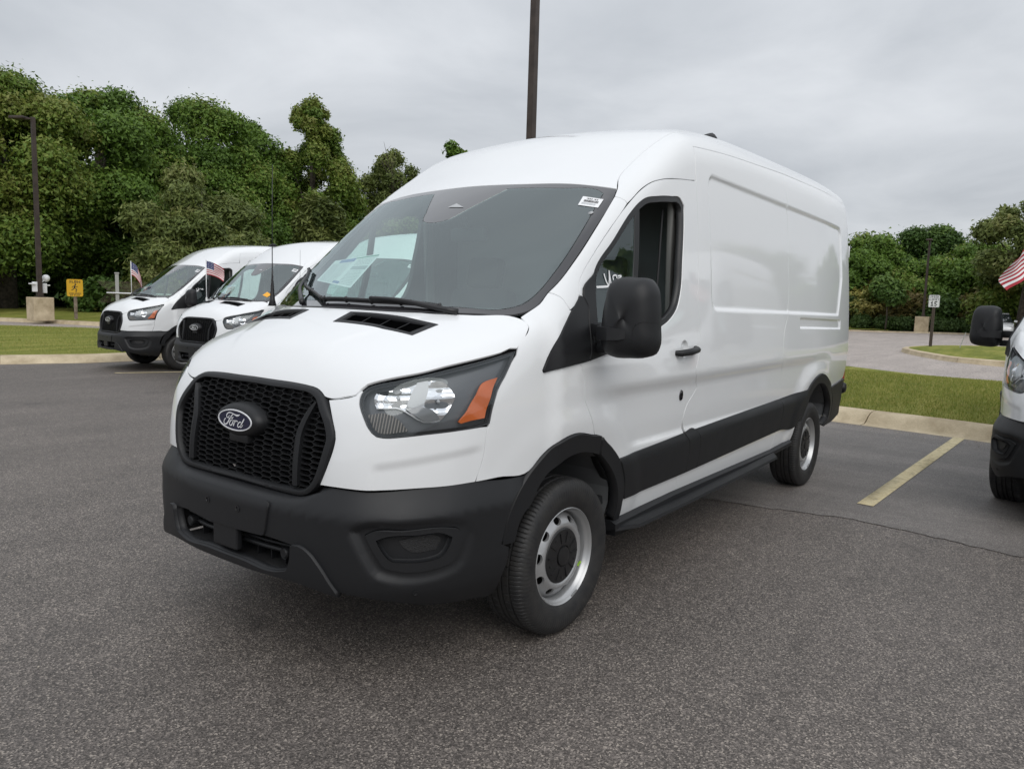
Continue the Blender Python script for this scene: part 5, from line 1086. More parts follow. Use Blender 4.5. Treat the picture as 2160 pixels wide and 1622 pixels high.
def concrete(nt, b):
    N, L = nodes(nt); tc = N('ShaderNodeTexCoord'); ob_ = tc.outputs['Object']
    n = N('ShaderNodeTexNoise', Scale=2.2, Detail=8, Roughness=.65); L(ob_, n.inputs['Vector'])
    r = N('ShaderNodeValToRGB'); r.color_ramp.elements[0].position = .32; r.color_ramp.elements[1].position = .66; r.color_ramp.elements[0].color = (.36, .285, .18, 1); r.color_ramp.elements[1].color = (.62, .52, .36, 1); L(n.outputs[0], r.inputs[0])
    n2 = N('ShaderNodeTexNoise', Scale=60, Detail=4); L(ob_, n2.inputs['Vector']); m2 = N('ShaderNodeMapRange'); m2.inputs['To Min'].default_value = .75; m2.inputs['To Max'].default_value = 1.2; L(n2.outputs[0], m2.inputs[0])
    s = N('ShaderNodeVectorMath', operation='SCALE'); L(r.outputs[0], s.inputs[0]); L(m2.outputs[0], s.inputs['Scale']); L(s.outputs[0], b.inputs['Base Color'])
    bp = N('ShaderNodeBump', Strength=.3, Distance=.006); L(n2.outputs[0], bp.inputs['Height']); L(bp.outputs[0], b.inputs['Normal']); b.inputs['Roughness'].default_value = .85
M['concrete'] = mat('kerb_concrete', (.42, .36, .28), build=concrete)
def line_paint(nt, b):
    N, L = nodes(nt); tc = N('ShaderNodeTexCoord'); ob_ = tc.outputs['Object']
    n = N('ShaderNodeTexNoise', Scale=14, Detail=8, Roughness=.7); L(ob_, n.inputs['Vector'])
    r = N('ShaderNodeValToRGB'); e = r.color_ramp.elements; e[0].position = .33; e[0].color = (.30, .26, .18, 1); e[1].position = .46; e[1].color = (.62, .52, .30, 1); k = e.new(.7); k.color = (.72, .64, .42, 1); L(n.outputs[0], r.inputs[0])
    v = N('ShaderNodeTexVoronoi', Scale=150); L(ob_, v.inputs['Vector']); m2 = N('ShaderNodeMapRange'); m2.inputs['To Min'].default_value = 1.08; m2.inputs['To Max'].default_value = .8; L(v.outputs['Distance'], m2.inputs[0])
    s = N('ShaderNodeVectorMath', operation='SCALE'); L(r.outputs[0], s.inputs[0]); L(m2.outputs[0], s.inputs['Scale']); L(s.outputs[0], b.inputs['Base Color']); b.inputs['Roughness'].default_value = .8
M['line'] = mat('faded_yellow_paint', (.6, .5, .3), build=line_paint)
def lawn(nt, b):
    N, L = nodes(nt); tc = N('ShaderNodeTexCoord'); ob_ = tc.outputs['Object']
    mp = N('ShaderNodeMapping'); mp.inputs['Rotation'].default_value = (0, 0, .65); mp.inputs['Scale'].default_value = (.5, 2.2, 1); L(ob_, mp.inputs[0])
    n = N('ShaderNodeTexNoise', Scale=.9, Detail=9, Roughness=.68); L(mp.outputs[0], n.inputs['Vector'])
    r = N('ShaderNodeValToRGB'); e = r.color_ramp.elements; e[0].position = .30; e[0].color = (.125, .155, .025, 1); e[1].position = .72; e[1].color = (.38, .345, .10, 1); k = e.new(.5); k.color = (.23, .25, .048, 1); L(n.outputs[0], r.inputs[0])
    n2 = N('ShaderNodeTexNoise', Scale=45, Detail=5, Roughness=.7); L(ob_, n2.inputs['Vector']); m2 = N('ShaderNodeMapRange'); m2.inputs['From Min'].default_value = .25; m2.inputs['From Max'].default_value = .75; m2.inputs['To Min'].default_value = .55; m2.inputs['To Max'].default_value = 1.4; L(n2.outputs[0], m2.inputs[0])
    s = N('ShaderNodeVectorMath', operation='SCALE'); L(r.outputs[0], s.inputs[0]); L(m2.outputs[0], s.inputs['Scale']); L(s.outputs[0], b.inputs['Base Color'])
    bp = N('ShaderNodeBump', Strength=1, Distance=.04); L(n2.outputs[0], bp.inputs['Height']); L(bp.outputs[0], b.inputs['Normal']); b.inputs['Roughness'].default_value = .9; b.inputs['Specular IOR Level'].default_value = .2
M['lawn'] = mat('lawn_turf', (.1, .13, .03), build=lawn)
M['earth'] = mat('leaf_litter', (.05, .04, .03), .95, build=noise_col((.035, .028, .018), (.09, .07, .045), 1.5, 8))
def sheet(name, poly, zf, step, m, kind='structure', **t):
    p = np.array(poly, float); p = p if area2(p) > 0 else p[::-1]
    L_ = dense(p, step, 0); lo, hi = L_.min(0), L_.max(0); gx, gy = np.meshgrid(np.arange(lo[0], hi[0], step), np.arange(lo[1], hi[1], step)); q = np.stack([gx.ravel(), gy.ravel()], 1)
    q = q[inside(L_, q)]; q = q[seg_dist(p, q) > step*.3]
    n = len(L_); v2, _, f2, *_ = delaunay_2d_cdt([Vector(a) for a in np.concatenate([L_, q])], [(i, (i+1) % n) for i in range(n)], [], 0, 1e-6)
    V = np.array([a[:] for a in v2]); T = np.array([f for f in f2 if len(f) == 3]); T = T[inside(p, V[T].mean(1))]
    z = zf(V[:, 0], V[:, 1]); o = ob(name, mesh(name, np.column_stack([V, z]), T, m, True)); 
    return tag(o, kind=kind, **t)
b = MB(); R_ = 900; b.add([(-R_, -R_, -.6), (R_, -R_, -.6), (R_, R_, -.6), (-R_, R_, -.6)], [(0, 1, 2, 3)]); tag(b.obj('ground', M['earth']), kind='structure')
kerb_line = np.array([(14.,-21.5), (4.,-17.4), (-3.29,-14.63), (-4.13,-14.31), (-4.76,-14.05), (-7.0,-13.9), (-9.9,-13.75), (-10.6,-13.2), (-10.35,-11), (-9.6,-8.), (-8.4,-3.5), (-7.86,.24), (-7.75,1.12), (-7.66,1.94), (-7.5,3.5), (-7.1,8), (-6.4,16)])
lot = np.concatenate([kerb_line, [(26, 16), (26, -21.5)]])
sheet('parking_lot', lot, gz, .5, M['asphalt'])
bay = [(-2.60,-2.2), (-2.69,.37), (-2.80,1.0), (-2.93,1.54), (-2.90,2.0), (-2.83,2.57), (-2.7,5), (-2.5,12), (-6.7,12.0), (-7.08,8), (-7.48,3.5), (-7.64,1.94), (-7.73,1.12), (-7.84,.24), (-8.2,-2.2)]
_b = dense(np.array(bay, float), .06, 0); _j = np.random.default_rng(5).normal(size=(len(_b), 2))*.012; _j[_b[:, 0] < -4] = 0; bay = _b+_j
sheet('parking_bay_pavement', bay, lambda x, y: gz(x, y)+.004, .5, M['bay'])
def strip_line(a, c, w_):
    a, c = np.array(a, float), np.array(c, float); u = unit(c-a); n = np.array([-u[1], u[0]])*w_/2
    sheet('parking_line', [a-n, c-n, c+n, a+n], lambda x, y: gz(x, y)+.008, .4, M['line'])
strip_line((-7.60, 1.675), (-3.41, 1.52), .118); strip_line((-4.15, -11.72), (-5.9, -10.85), .10)
road_edge = np.array([(16,-62), (6,-47), (0,-39), (-4,-33.5), (-8,-27.86), (-9,-26.5), (-10,-25.14), (-12.6,-19), (-15,-10), (-16.4,-1.6), (-15.7,.1), (-15.4,1.5), (-15.0,6), (-14.5,16)])
def offs(p, d):
    e = np.gradient(p, axis=0); e /= np.linalg.norm(e, axis=1, keepdims=True); return p+np.stack([e[:, 1], -e[:, 0]], 1)*d
back_k = offs(kerb_line, -.42)
def lawn_z(x, y):
    P = np.stack([x, y], 1); d = seg_dist_open(back_k, P); d2 = seg_dist_open(road_edge, P)
    return gz(x, y)+.125+.10*sstep(0, 4, np.minimum(d, d2*1.2))+.015*np.sin(x*1.3+y*.7)*sstep(0, 1.5, d)
def seg_dist_open(p, q):
    d = np.full(len(q), 1e9)
    for i in range(1, len(p)):
        a, b_ = p[i-1], p[i]; ab = b_-a; t = np.clip(((q-a)@ab)/(ab@ab), 0, 1); d = np.minimum(d, np.hypot(*(q-a-t[:, None]*ab).T))
    return d
chk = offs(kerb_line, -.42)
if np.linalg.norm(chk[12]-[-16, 0]) > np.linalg.norm(kerb_line[12]-[-16, 0]): back_k = offs(kerb_line, .42)
lawn_poly = np.concatenate([back_k, road_edge[::-1]])
sheet('lawn', lawn_poly, lawn_z, 1.0, M['lawn'])
# rolled concrete kerb in cast lengths
def kerb_run(line, back, prof, zf, seg, name='kerb', skip=lambda c: False):
    # sample the run
    d = np.concatenate([[0], np.cumsum(np.linalg.norm(np.diff(line, axis=0), axis=1))]); n = max(1, int(round(d[-1]/seg)))
    for i in range(n):
        s = np.linspace(d[-1]*i/n+.008, d[-1]*(i+1)/n-.008, 9)
        A = np.stack([np.interp(s, d, line[:, k]) for k in (0, 1)], 1); B = np.stack([np.interp(s, d, back[:, k]) for k in (0, 1)], 1)
        if skip(A.mean(0)): continue
        V = []; k = len(prof)
        for a, c in zip(A, B): V += [(*(a*(1-t)+c*t), float(zf(*(a*(1-t)+c*t)))+h) for t, h in prof]
        F = [(r*k+j, r*k+j+1, (r+1)*k+j+1, (r+1)*k+j) for r in range(len(A)-1) for j in range(k-1)]
        m_ = MB(); m_.add(V, F+[tuple(range(k)), tuple(range((len(A)-1)*k, len(A)*k))]); tag(m_.obj(name, M['concrete'], angle=50), kind='structure')
prof = [(-.32, -.02), (-.32, .006), (.0, .012), (.10, .03), (.3, .10), (.48, .135), (.65, .148), (.98, .15), (1.0, .14), (1.0, -.05)]
kerb_run(kerb_line, back_k, prof, gz, 3.1)
# road beyond the lawn, its far kerb, the wooded bank
kerb2 = np.array([(4,-61), (-5,-44.5), (-8.5,-37.5), (-10.18,-33.95), (-11.17,-31.83), (-11.92,-29.33), (-13.3,-25), (-17,-19.5), (-25,-15.5), (-38,-14), (-54.6,-13), (-54.7,-8), (-55.2,-3), (-55.8,4), (-57,16)])
road_poly = np.concatenate([road_edge, [(-14.5, 30), (-57, 30)], kerb2[::-1], [(10, -66)]])
sheet('road', road_poly, lambda x, y: gz(x, y)+.0*x, 3.0, M['road'])
b2 = offs(kerb2, .35)
if np.linalg.norm(b2[4]-[-20, -40]) > np.linalg.norm(kerb2[4]-[-20, -40]): b2 = offs(kerb2, -.35)
kerb_run(kerb2[:8], b2[:8], [(-.1, -.02), (0, .0), (.12, .13), (.3, .15), (1, .15), (1, -.05)], gz, 4.6)
kerb_run(kerb2[9:], b2[9:], [(-.1, -.02), (0, .0), (.12, .08), (.3, .09), (1, .09), (1, -.05)], gz, 9)
bank = np.concatenate([b2[:12], [(-70,-12), (-70,-75), (-12,-80), (10,-66)]])
sheet('wooded_bank', bank, lambda x, y: gz(x, y)+.14+.22*sstep(0, 4, seg_dist_open(b2[:12], np.stack([x, y], 1))), 3.0, M['lawn'])
sheet('planting_bed', np.concatenate([b2[10:], [(-58, 40), (-110, 40), (-110, -13)]]), lambda x, y: gz(x, y)+.08, 4.0, M['earth'])
isl = np.array([(-27.6,-2.45), (-26.2,-2.0), (-24.5,-1.15), (-22.9,-.05), (-22.55,.96), (-22.3,5), (-22.5,12), (-33,12), (-33.6,5), (-33.2,-.4), (-31.6,-1.7), (-29.8,-2.3)])
isl2 = inset(dense(isl, .6, 80), .22); io = dense(isl, .6, 80); io = io if area2(io) > 0 else io[::-1]
sheet('island_lawn', isl2, lambda x, y: .15+.08*sstep(0, 2, seg_dist(isl2, np.stack([x, y], 1))), 1.2, M['lawn'])
kerb_run(np.concatenate([io, io[:1]]), np.concatenate([isl2, isl2[:1]]), [(-.1, -.02), (0, .0), (.15, .13), (.35, .15), (1.02, .152), (1.02, -.05)], gz, 5)
isl = np.array([(-36,.2), (-34.5,.9), (-34.3,6), (-38,6), (-38,.6)]); isl2 = inset(dense(isl, .6, 80), .2); io = dense(isl, .6, 80); io = io if area2(io) > 0 else io[::-1]
sheet('island_lawn', isl2, lambda x, y: .15+0*x, 1.2, M['lawn'])
kerb_run(np.concatenate([io, io[:1]]), np.concatenate([isl2, isl2[:1]]), [(-.1, -.02), (0, .0), (.15, .13), (.35, .15), (1.02, .152), (1.02, -.05)], gz, 5)
# grass blades on the turf nearest the camera
def blades(n, poly, zf, seed):
    r = np.random.default_rng(seed); p = np.array(poly, float); lo, hi = p.min(0), p.max(0); q = r.uniform(lo, hi, (n*4, 2)); q = q[inside(p, q)][:n]
    q = q[inside(lawn_poly, q)]
    n = len(q); h = r.uniform(.02, .05, n); a = r.uniform(0, 2*PI, n); t = r.uniform(0, .5, n)*h; w_ = r.uniform(.004, .008, n); b_ = r.uniform(0, 2*PI, n)
    z = zf(q[:, 0], q[:, 1])-.004; V = np.empty((n, 3, 3), np.float32)
    V[:, 0] = np.stack([q[:, 0]+np.cos(a)*w_, q[:, 1]+np.sin(a)*w_, z], 1); V[:, 1] = np.stack([q[:, 0]-np.cos(a)*w_, q[:, 1]-np.sin(a)*w_, z], 1); V[:, 2] = np.stack([q[:, 0]+np.cos(b_)*t, q[:, 1]+np.sin(b_)*t, z+h], 1)
    me = fast_mesh('grass', V.reshape(-1, 3), np.arange(3*n).reshape(-1, 3), r.random(n)); me.materials.append(M['blade']); tag(ob('grass', me), 'short mown grass on the lawn behind the kerb', 'grass', kind='stuff')
def fast_mesh(name, V, F, shade=None):
    me = bpy.data.meshes.new(name); k = F.shape[1]; me.vertices.add(len(V)); me.vertices.foreach_set('co', np.asarray(V, np.float32).ravel()); me.loops.add(F.size); me.loops.foreach_set('vertex_index', F.astype(np.int32).ravel())
    me.polygons.add(len(F)); me.polygons.foreach_set('loop_start', np.arange(0, F.size, k, dtype=np.int32)); me.update(calc_edges=True)
    if shade is not None: at = me.attributes.new('shade', 'FLOAT', 'FACE'); at.data.foreach_set('value', np.asarray(shade, np.float32))
    return me
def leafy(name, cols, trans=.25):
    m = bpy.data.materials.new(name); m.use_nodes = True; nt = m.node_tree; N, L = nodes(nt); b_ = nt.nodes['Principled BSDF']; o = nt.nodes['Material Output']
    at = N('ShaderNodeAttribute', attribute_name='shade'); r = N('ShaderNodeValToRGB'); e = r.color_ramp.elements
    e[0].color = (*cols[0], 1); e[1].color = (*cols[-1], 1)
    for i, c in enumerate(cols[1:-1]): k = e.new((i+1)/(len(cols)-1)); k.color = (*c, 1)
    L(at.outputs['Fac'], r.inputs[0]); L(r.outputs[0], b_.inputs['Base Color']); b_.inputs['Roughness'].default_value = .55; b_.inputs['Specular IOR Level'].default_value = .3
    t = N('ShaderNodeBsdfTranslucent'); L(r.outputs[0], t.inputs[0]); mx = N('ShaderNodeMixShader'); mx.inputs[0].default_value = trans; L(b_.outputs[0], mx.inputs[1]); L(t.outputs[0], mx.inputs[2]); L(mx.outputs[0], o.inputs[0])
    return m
M['blade'] = leafy('grass_blade', [(.14, .185, .03), (.235, .27, .052), (.31, .32, .08), (.44, .39, .15)])
blades(60000, [(-7.4,-.8), (-7.2,4.2), (-15,4.2), (-15.5,-1.5)], lawn_z, 1)
blades(60000, [(0,-15.5), (-6,-13.6), (-14,-20), (-8,-28), (3,-34), (5,-18)], lawn_z, 2)

# thin band of bare soil and dead grass where the turf meets the kerb, loose grit on the asphalt
M['deadgrass'] = mat('dead_grass_soil', (.2, .15, .08), .95, build=noise_col((.05, .038, .022), (.30, .24, .13), 11, 8, .35, .62, bump=.8, bscale=60))
def soil(a, c, n_):
    d = np.concatenate([[0], np.cumsum(np.linalg.norm(np.diff(a, axis=0), axis=1))]); s = np.linspace(0, d[-1], n_); r = np.random.default_rng(3)
    A = np.stack([np.interp(s, d, a[:, k]) for k in (0, 1)], 1); B = np.stack([np.interp(s, d, c[:, k]) for k in (0, 1)], 1); u = B-A; u /= np.linalg.norm(u, axis=1, keepdims=True)
    w_ = .10+.09*r.random(n_)[:, None]; V = []
    for P in (B-u*.01, B+u*w_*.5, B+u*w_): z = lawn_z(P[:, 0], P[:, 1]); V.append(np.column_stack([P, z+(.012 if len(V) < 2 else -.004)]))
    V[0][:, 2] = gz(V[0][:, 0], V[0][:, 1])+.143; tag(ob('soil_edge', mesh('soil_edge', np.concatenate(V), [(k*n_+i, k*n_+i+1, (k+1)*n_+i+1, (k+1)*n_+i) for k in (0, 1) for i in range(n_-1)], M['deadgrass'], True)), kind='structure')
soil(kerb_line, back_k, 700)
_r = np.random.default_rng(11); V = []; F = []
def pebble(x, y, s, sq):
    n = len(V); z = float(gz(x, y)); a = _r.uniform(0, 2*PI); J = _r.uniform(.7, 1.2, 6)
    for k, (dx, dy, dz) in enumerate(((1, 0, 0), (0, 1, 0), (-1, 0, 0), (0, -1, 0), (0, 0, sq), (0, 0, -.3))): V.append((x+s*J[k]*(dx*math.cos(a)-dy*math.sin(a)), y+s*J[k]*(dx*math.sin(a)+dy*math.cos(a)), z+.004+s*dz*J[k]))
    for k in range(4): F.append((n+k, n+(k+1) % 4, n+4)); F.append((n+(k+1) % 4, n+k, n+5))
for i in range(420): pebble(_r.uniform(-3, 2.6), _r.uniform(-3, 4.5), _r.uniform(.002, .0055), .8)
for i in range(500):
    t = _r.random(); k = 11+3*t; P = np.array([np.interp(k, np.arange(len(kerb_line)), kerb_line[:, q]) for q in (0, 1)]); pebble(P[0]+abs(_r.normal())*.22+.16, P[1], _r.uniform(.003, .009), .7)
M['grit'] = mat('pale_grit', (.3, .27, .23), .9, build=noise_col((.12, .10, .085), (.48, .43, .36), 60, 2)); o = ob('grit', mesh('grit', V, F, M['grit'])); tag(o, 'loose pale grit scattered on the asphalt and along the kerb', 'grit', kind='stuff')
# ------------------------------------------------------------------ other vans: copies of the first, each part copied too
def copy_tree(o, parent=None):
    c = o.copy(); COL.objects.link(c); c.parent = parent
    for ch in o.children: copy_tree(ch, c)
    return c
def find(root, base):
    return [c for c in root.children_recursive if c.name.split('.')[0] == base]
POSES = [(-5.47, -12.45, -4.89, -.107, 'white cargo van with a flag, farthest left beside the lawn kerb'),
         (-5.19, -9.06, 1.85, -.099, 'white cargo van with a flag, second from the left, nose half hidden'),
         (-4.95, -6.05, 6.0, -.02, 'white cargo van mostly hidden behind the centre van, seen through its windscreen'),
         (-4.50, 3.26, -9.0, -.03, 'white cargo van cut off by the right edge, beyond the yellow bay line')]
vans = []
for x, y, hd, dz, lab in POSES:
    v = copy_tree(van); v.location = (x, y, float(gz(x, y))); v.rotation_euler = (0, 0, math.radians(hd)); v['label'] = lab; vans.append(v)
    k = [c for c in v.children if c.name.startswith('door_mirror')]
    if 'flag' in lab or y > 0:
        for c in [c for c in v.children if c.name.startswith('aerial')]: bpy.data.objects.remove(c)
    if y > 0:
        for c in k: c.matrix_basis = Matrix.Identity(4)
# orange tag on the windscreen of the second van from the left
P = on_skin([(.155, .72, 1.46)], nWind)[0]; pn_ = unit(nWind)
q = on_skin(np.array([(.05, .68, 1.53), (.06, .79, 1.50), (.13, .76, 1.46), (.135, .655, 1.485)]), nWind)+pn_*.004
b = MB(); b.add(q, [(0, 1, 2, 3)]); o = b.obj('dash_tag', M['orange'], vans[1])
# ------------------------------------------------------------------ flags on rods in the aerial sockets
M['f_red'] = mat('flag_red', (.42, .035, .05), .8); M['f_white'] = mat('flag_white', (.78, .78, .77), .8); M['f_blue'] = mat('flag_blue', (.025, .035, .13), .8)
M['pole_white'] = mat('white_plastic_rod', (.8, .8, .8), .4)
def flag(loc, fly, droop, sway, label, rod=.62, w=.42, h=.28, flip=1):
    root = empty('flag', loc); tag(root, label, 'flag', 'small flags on the vans')
    b = MB(); b.tube([(0, 0, 0), (0, 0, rod)], .008, 8); b.lathe([(.001, rod+.014), (.011, rod+.006), (.011, rod-.002)], 10, axis='z'); b.obj('flag_rod', M['pole_white'], root, smooth=True)
    b = MB(); b.box((0, 0, .015), (.02, .035, .06), None, .004); b.obj('window_clip', M['pole_white'], root)
    nx, ny = 38, 26; fx, fy = math.cos(fly), math.sin(fly); V = []
    for j in range(ny+1):
        for i in range(nx+1):
            u, v = i/nx, j/ny; s = u*w
            out = .028*math.sin(u*9+v*2.2)*u+sway*u*u*.12*math.sin(v*3)
            dx_ = s*math.cos(droop*u**.6); dz = -s*math.sin(droop*u**.6)-.02*u*math.sin(v*5)
            V.append((fx*dx_-fy*out, fy*dx_+fx*out, rod-.01-v*h+dz))
    F = []; Mi = []
    for j in range(ny):
        for i in range(nx):
            F.append((j*(nx+1)+i, j*(nx+1)+i+1, (j+1)*(nx+1)+i+1, (j+1)*(nx+1)+i)); st = int(j/2)
            c = 0 if st % 2 == 0 else 1
            if i < nx*.42 and st < 7:
                c = 2
                if (i % 3 == 1) and (j % 3 == 1): c = 1
            Mi.append(c)
    ob('flag_cloth', mesh('flag_cloth', V, F, mats=[M['f_red'], M['f_white'], M['f_blue']], fm=Mi, smooth=True), root)
    return root
def vloc(v, p): return tuple(Matrix.LocRotScale(v.location, v.rotation_euler, None) @ Vector(p))
flag(vloc(vans[0], (.22, -.865, 1.42)), math.radians(125), 1.15, .5, 'small striped flag hanging limp on a white rod, on the van farthest left', rod=.72, w=.46, h=.27)
flag(vloc(vans[1], (.22, -.865, 1.42)), math.radians(130), .42, .3, 'small striped flag blowing out sideways, on the second van from the left', rod=.70, w=.34, h=.24)
flag(vloc(vans[3], (.22, -.80, 1.42)), math.radians(-40), .55, -.9, 'striped flag flying at the right edge, above the black door mirror', rod=.70, w=.30, h=.25)
# ------------------------------------------------------------------ light poles
M['bronze'] = mat('bronze_pole_paint', (.045, .032, .026), .5, metal=.2, build=noise_col((.038, .027, .022), (.062, .045, .037), 3, 5))
M['block'] = mat('pole_base_concrete', (.35, .31, .25), build=concrete)
M['lampwhite'] = mat('white_fitting', (.75, .76, .78), .4)
def light_pole(x, y, z, h, w_, label, head, block=(.62, .85), flood=False):
    r = empty('light_pole', (x, y, z)); tag(r, label, 'light pole', 'light poles around the lots')
    b = MB(); b.box((0, 0, block[1]/2-.05), (block[0], block[0], block[1]+.1), None, .025); b.obj('concrete_base', M['block'], r)
    b = MB(); b.box((0, 0, block[1]+.02), (w_*2, w_*2, .04), None, .01); b.box((0, 0, block[1]+.1), (w_*1.35, w_*1.35, .16), None, .02); b.obj('base_plate', M['bronze'], r)
    b = MB(); a = w_/2; k = w_/2*.82
    b.add([(-a,-a,block[1]), (a,-a,block[1]), (a,a,block[1]), (-a,a,block[1]), (-k,-k,h), (k,-k,h), (k,k,h), (-k,k,h)], [(0,1,5,4), (1,2,6,5), (2,3,7,6), (3,0,4,7), (4,5,6,7)]); b.obj('pole', M['bronze'], r)
    b = MB(); u = np.array([math.cos(head), math.sin(head), 0]); R = np.array([[u[0], -u[1], 0], [u[1], u[0], 0], [0, 0, 1]]).T.T
    b.box(u*.22+[0, 0, h-.06], (.30, .09, .07), R, .01); b.box(u*.62+[0, 0, h-.02], (.62, .36, .11), R, .03); b.obj('lamp_head', M['bronze'], r)
    if flood:
        for s, dz in ((1, 0), (-1, -.05)):
            p = np.array([-u[1], u[0], 0])*s*.27+[0, 0, block[1]+.42+dz]
            b = MB(); b.box(p, (.16, .16, .40), None, .02); b.box(p+np.array([-u[1], u[0], 0])*s*.12+[0, 0, .12], (.22, .22, .05), None, .02); b.obj('switch_box', M['lampwhite'], r)
        b = MB(); p = np.array([-u[1], u[0], 0])*-.38+[0, 0, block[1]+.78]
        for t_ in range(9): a_ = PI*t_/8
        b.lathe([(.15*math.sin(PI*t_/10)+1e-4, .15*math.cos(PI*t_/10)) for t_ in range(11)], 16, axis='z', c=tuple(p)); b.tube([p, p*[.3, .3, 1]-[0, 0, .2]], .02, 6); b.obj('flood_lamp', M['lampwhite'], r, smooth=True)
    return r
light_pole(-10.83, -31.62, .10, 8.0, .165, 'tall bronze light pole at the left, on a square concrete base beside the yellow sign', math.radians(-60), (.76, .86), True)
light_pole(-13.9, -9.3, .2, 11.5, .20, 'tall bronze light pole rising behind the roof of the centre van', math.radians(30))
light_pole(-55.6, -6.05, .06, 6.1, .15, 'thin light pole on a concrete block in front of the right-hand trees', math.radians(5), (.85, 1.0))
# ------------------------------------------------------------------ signs
M['sign_yellow'] = mat('sign_yellow', (.62, .36, .015), .5); M['sign_white'] = mat('sign_white', (.74, .75, .76), .45); M['sign_black'] = mat('sign_black', (.02, .02, .022), .5)
M['galv'] = mat('weathered_grey', (.34, .34, .33), .7); M['timber'] = mat('weathered_timber', (.18, .14, .10), .9, build=noise_col((.11, .085, .06), (.26, .21, .16), 6, 6)); M['post_brown'] = mat('brown_post', (.06, .045, .035), .8)
FONT = {'A':['010','101','111','101','101'],'C':['011','100','100','100','011'],'D':['110','101','101','101','110'],'E':['111','100','110','100','111'],'H':['101','101','111','101','101'],'I':['111','010','010','010','111'],'L':['100','100','100','100','111'],'M':['10001','11011','10101','10001','10001'],'N':['1001','1101','1011','1001','1001'],'O':['111','101','101','101','111'],'P':['110','101','110','100','100'],'R':['110','101','110','101','101'],'S':['011','100','010','001','110'],'T':['111','010','010','010','010'],'W':['10001','10001','10101','11011','10001'],'Y':['101','101','010','010','010'],'1':['010','110','010','010','111'],'5':['111','100','110','001','110'],' ':['00']*5}
def text(b, s, cx, top, h, f, tr=.25, k_=1):
    py = h/5; px = py*k_; wtot = sum(len(FONT[c][0])+1 for c in s)-1; x = cx-wtot*px/2
    for c in s:
        for r_, row in enumerate(FONT[c]):
            for k, ch in enumerate(row):
                if ch == '1': b.add([f(x+k*px, top-r_*py), f(x+(k+1)*px, top-r_*py), f(x+(k+1)*px, top-(r_+1)*py), f(x+k*px, top-(r_+1)*py)], [(0, 1, 2, 3)])
        x += (len(FONT[c][0])+1)*px
def face_to_cam(x, y): return math.atan2(CAM.y-y, CAM.x-x)
def rounded(w_, h, r):
    return [(sx*(w_/2-r)+r*math.cos(a), sy*(h/2-r)+r*math.sin(a)) for sx, sy, a0 in ((1, 1, 0), (-1, 1, PI/2), (-1, -1, PI), (1, -1, 1.5*PI)) for a in (a0, a0+PI/4, a0+PI/2)]
# children-at-play warning sign
x, y, z = -11.75, -30.6, .12; r = empty('warning_sign', (x, y, z), face_to_cam(x, y)+.25); tag(r, 'yellow SLOW children at play sign with a running figure, on a timber post', 'warning sign')
b = MB(); b.box((-.04, .02, .6), (.07, .12, 1.25), None, .01); b.obj('post', M['timber'], r)
pf_ = lambda d: (lambda p: (d, p[0], 1.26+p[1]))
b = MB(); b.prism(rounded(.60, .70, .06), pf_(.0), pf_(.012)); b.obj('sign_panel', M['sign_yellow'], r)
b = MB(); f_ = lambda u, v: (.0155, u, 1.26+v); text(b, 'SLOW', 0, .30, .10, f_, k_=1.2); text(b, 'CHILDREN', 0, -.20, .055, f_, k_=1.25); text(b, 'AT PLAY', 0, -.27, .055, f_, k_=1.25)
ff = lambda q: f_(*q)
for st, wd in (([(-.0, .09), (-.02, .0)], .06), ([(-.02, .0), (.06, -.06), (.03, -.14), (.07, -.15)], .03), ([(-.02, .0), (-.07, -.06), (-.13, -.09)], .03), ([(0, .07), (.07, .04), (.11, .07)], .025), ([(0, .08), (-.08, .05), (-.10, -.0)], .025)): b.add(*stroke(np.array(st), [wd, wd*.8], ff))
b.add([f_(.02+.035*math.cos(a), .135+.035*math.sin(a)) for a in np.linspace(0, 2*PI, 12, endpoint=False)], [tuple(range(12))]); b.obj('sign_lettering', M['sign_black'], r)
# speed limit sign
x, y, z = -29.34, -1.78, .18; r = empty('speed_limit_sign', (x, y, z), face_to_cam(x, y)-.12); tag(r, 'white SPEED LIMIT 15 sign on a dark post on the grass island', 'road sign')
b = MB(); b.box((-.05, 0, .8), (.09, .10, 1.7), None, .008); b.obj('post', M['post_brown'], r)
pf2 = lambda d: (lambda p: (d, p[0], 1.66+p[1])); b = MB(); b.prism(rounded(.36, .45, .03), pf2(.0), pf2(.008)); b.obj('sign_panel', M['sign_white'], r)
b = MB(); f_ = lambda u, v: (.0115, u, 1.66+v); text(b, 'SPEED', 0, .195, .075, f_, k_=.95); text(b, 'LIMIT', 0, .095, .075, f_, k_=.95); text(b, '15', 0, -.01, .17, f_, k_=.9)
for (u0, v0, u1, v1) in ((-.168, .213, .168, .217), (-.168, -.217, .168, -.213), (-.168, -.217, -.164, .217), (.164, -.217, .168, .217)): b.add([f_(u0, v0), f_(u1, v0), f_(u1, v1), f_(u0, v1)], [(0, 1, 2, 3)])
b.obj('sign_lettering', M['sign_black'], r)
b = MB(); b.tube([(-28.6, -.75, .15), (-28.7, -.60, .75)], .014, 6); o = b.obj('marker_stake', M['galv']); tag(o, 'thin white stake leaning on the grass island beside the speed sign', 'stake')
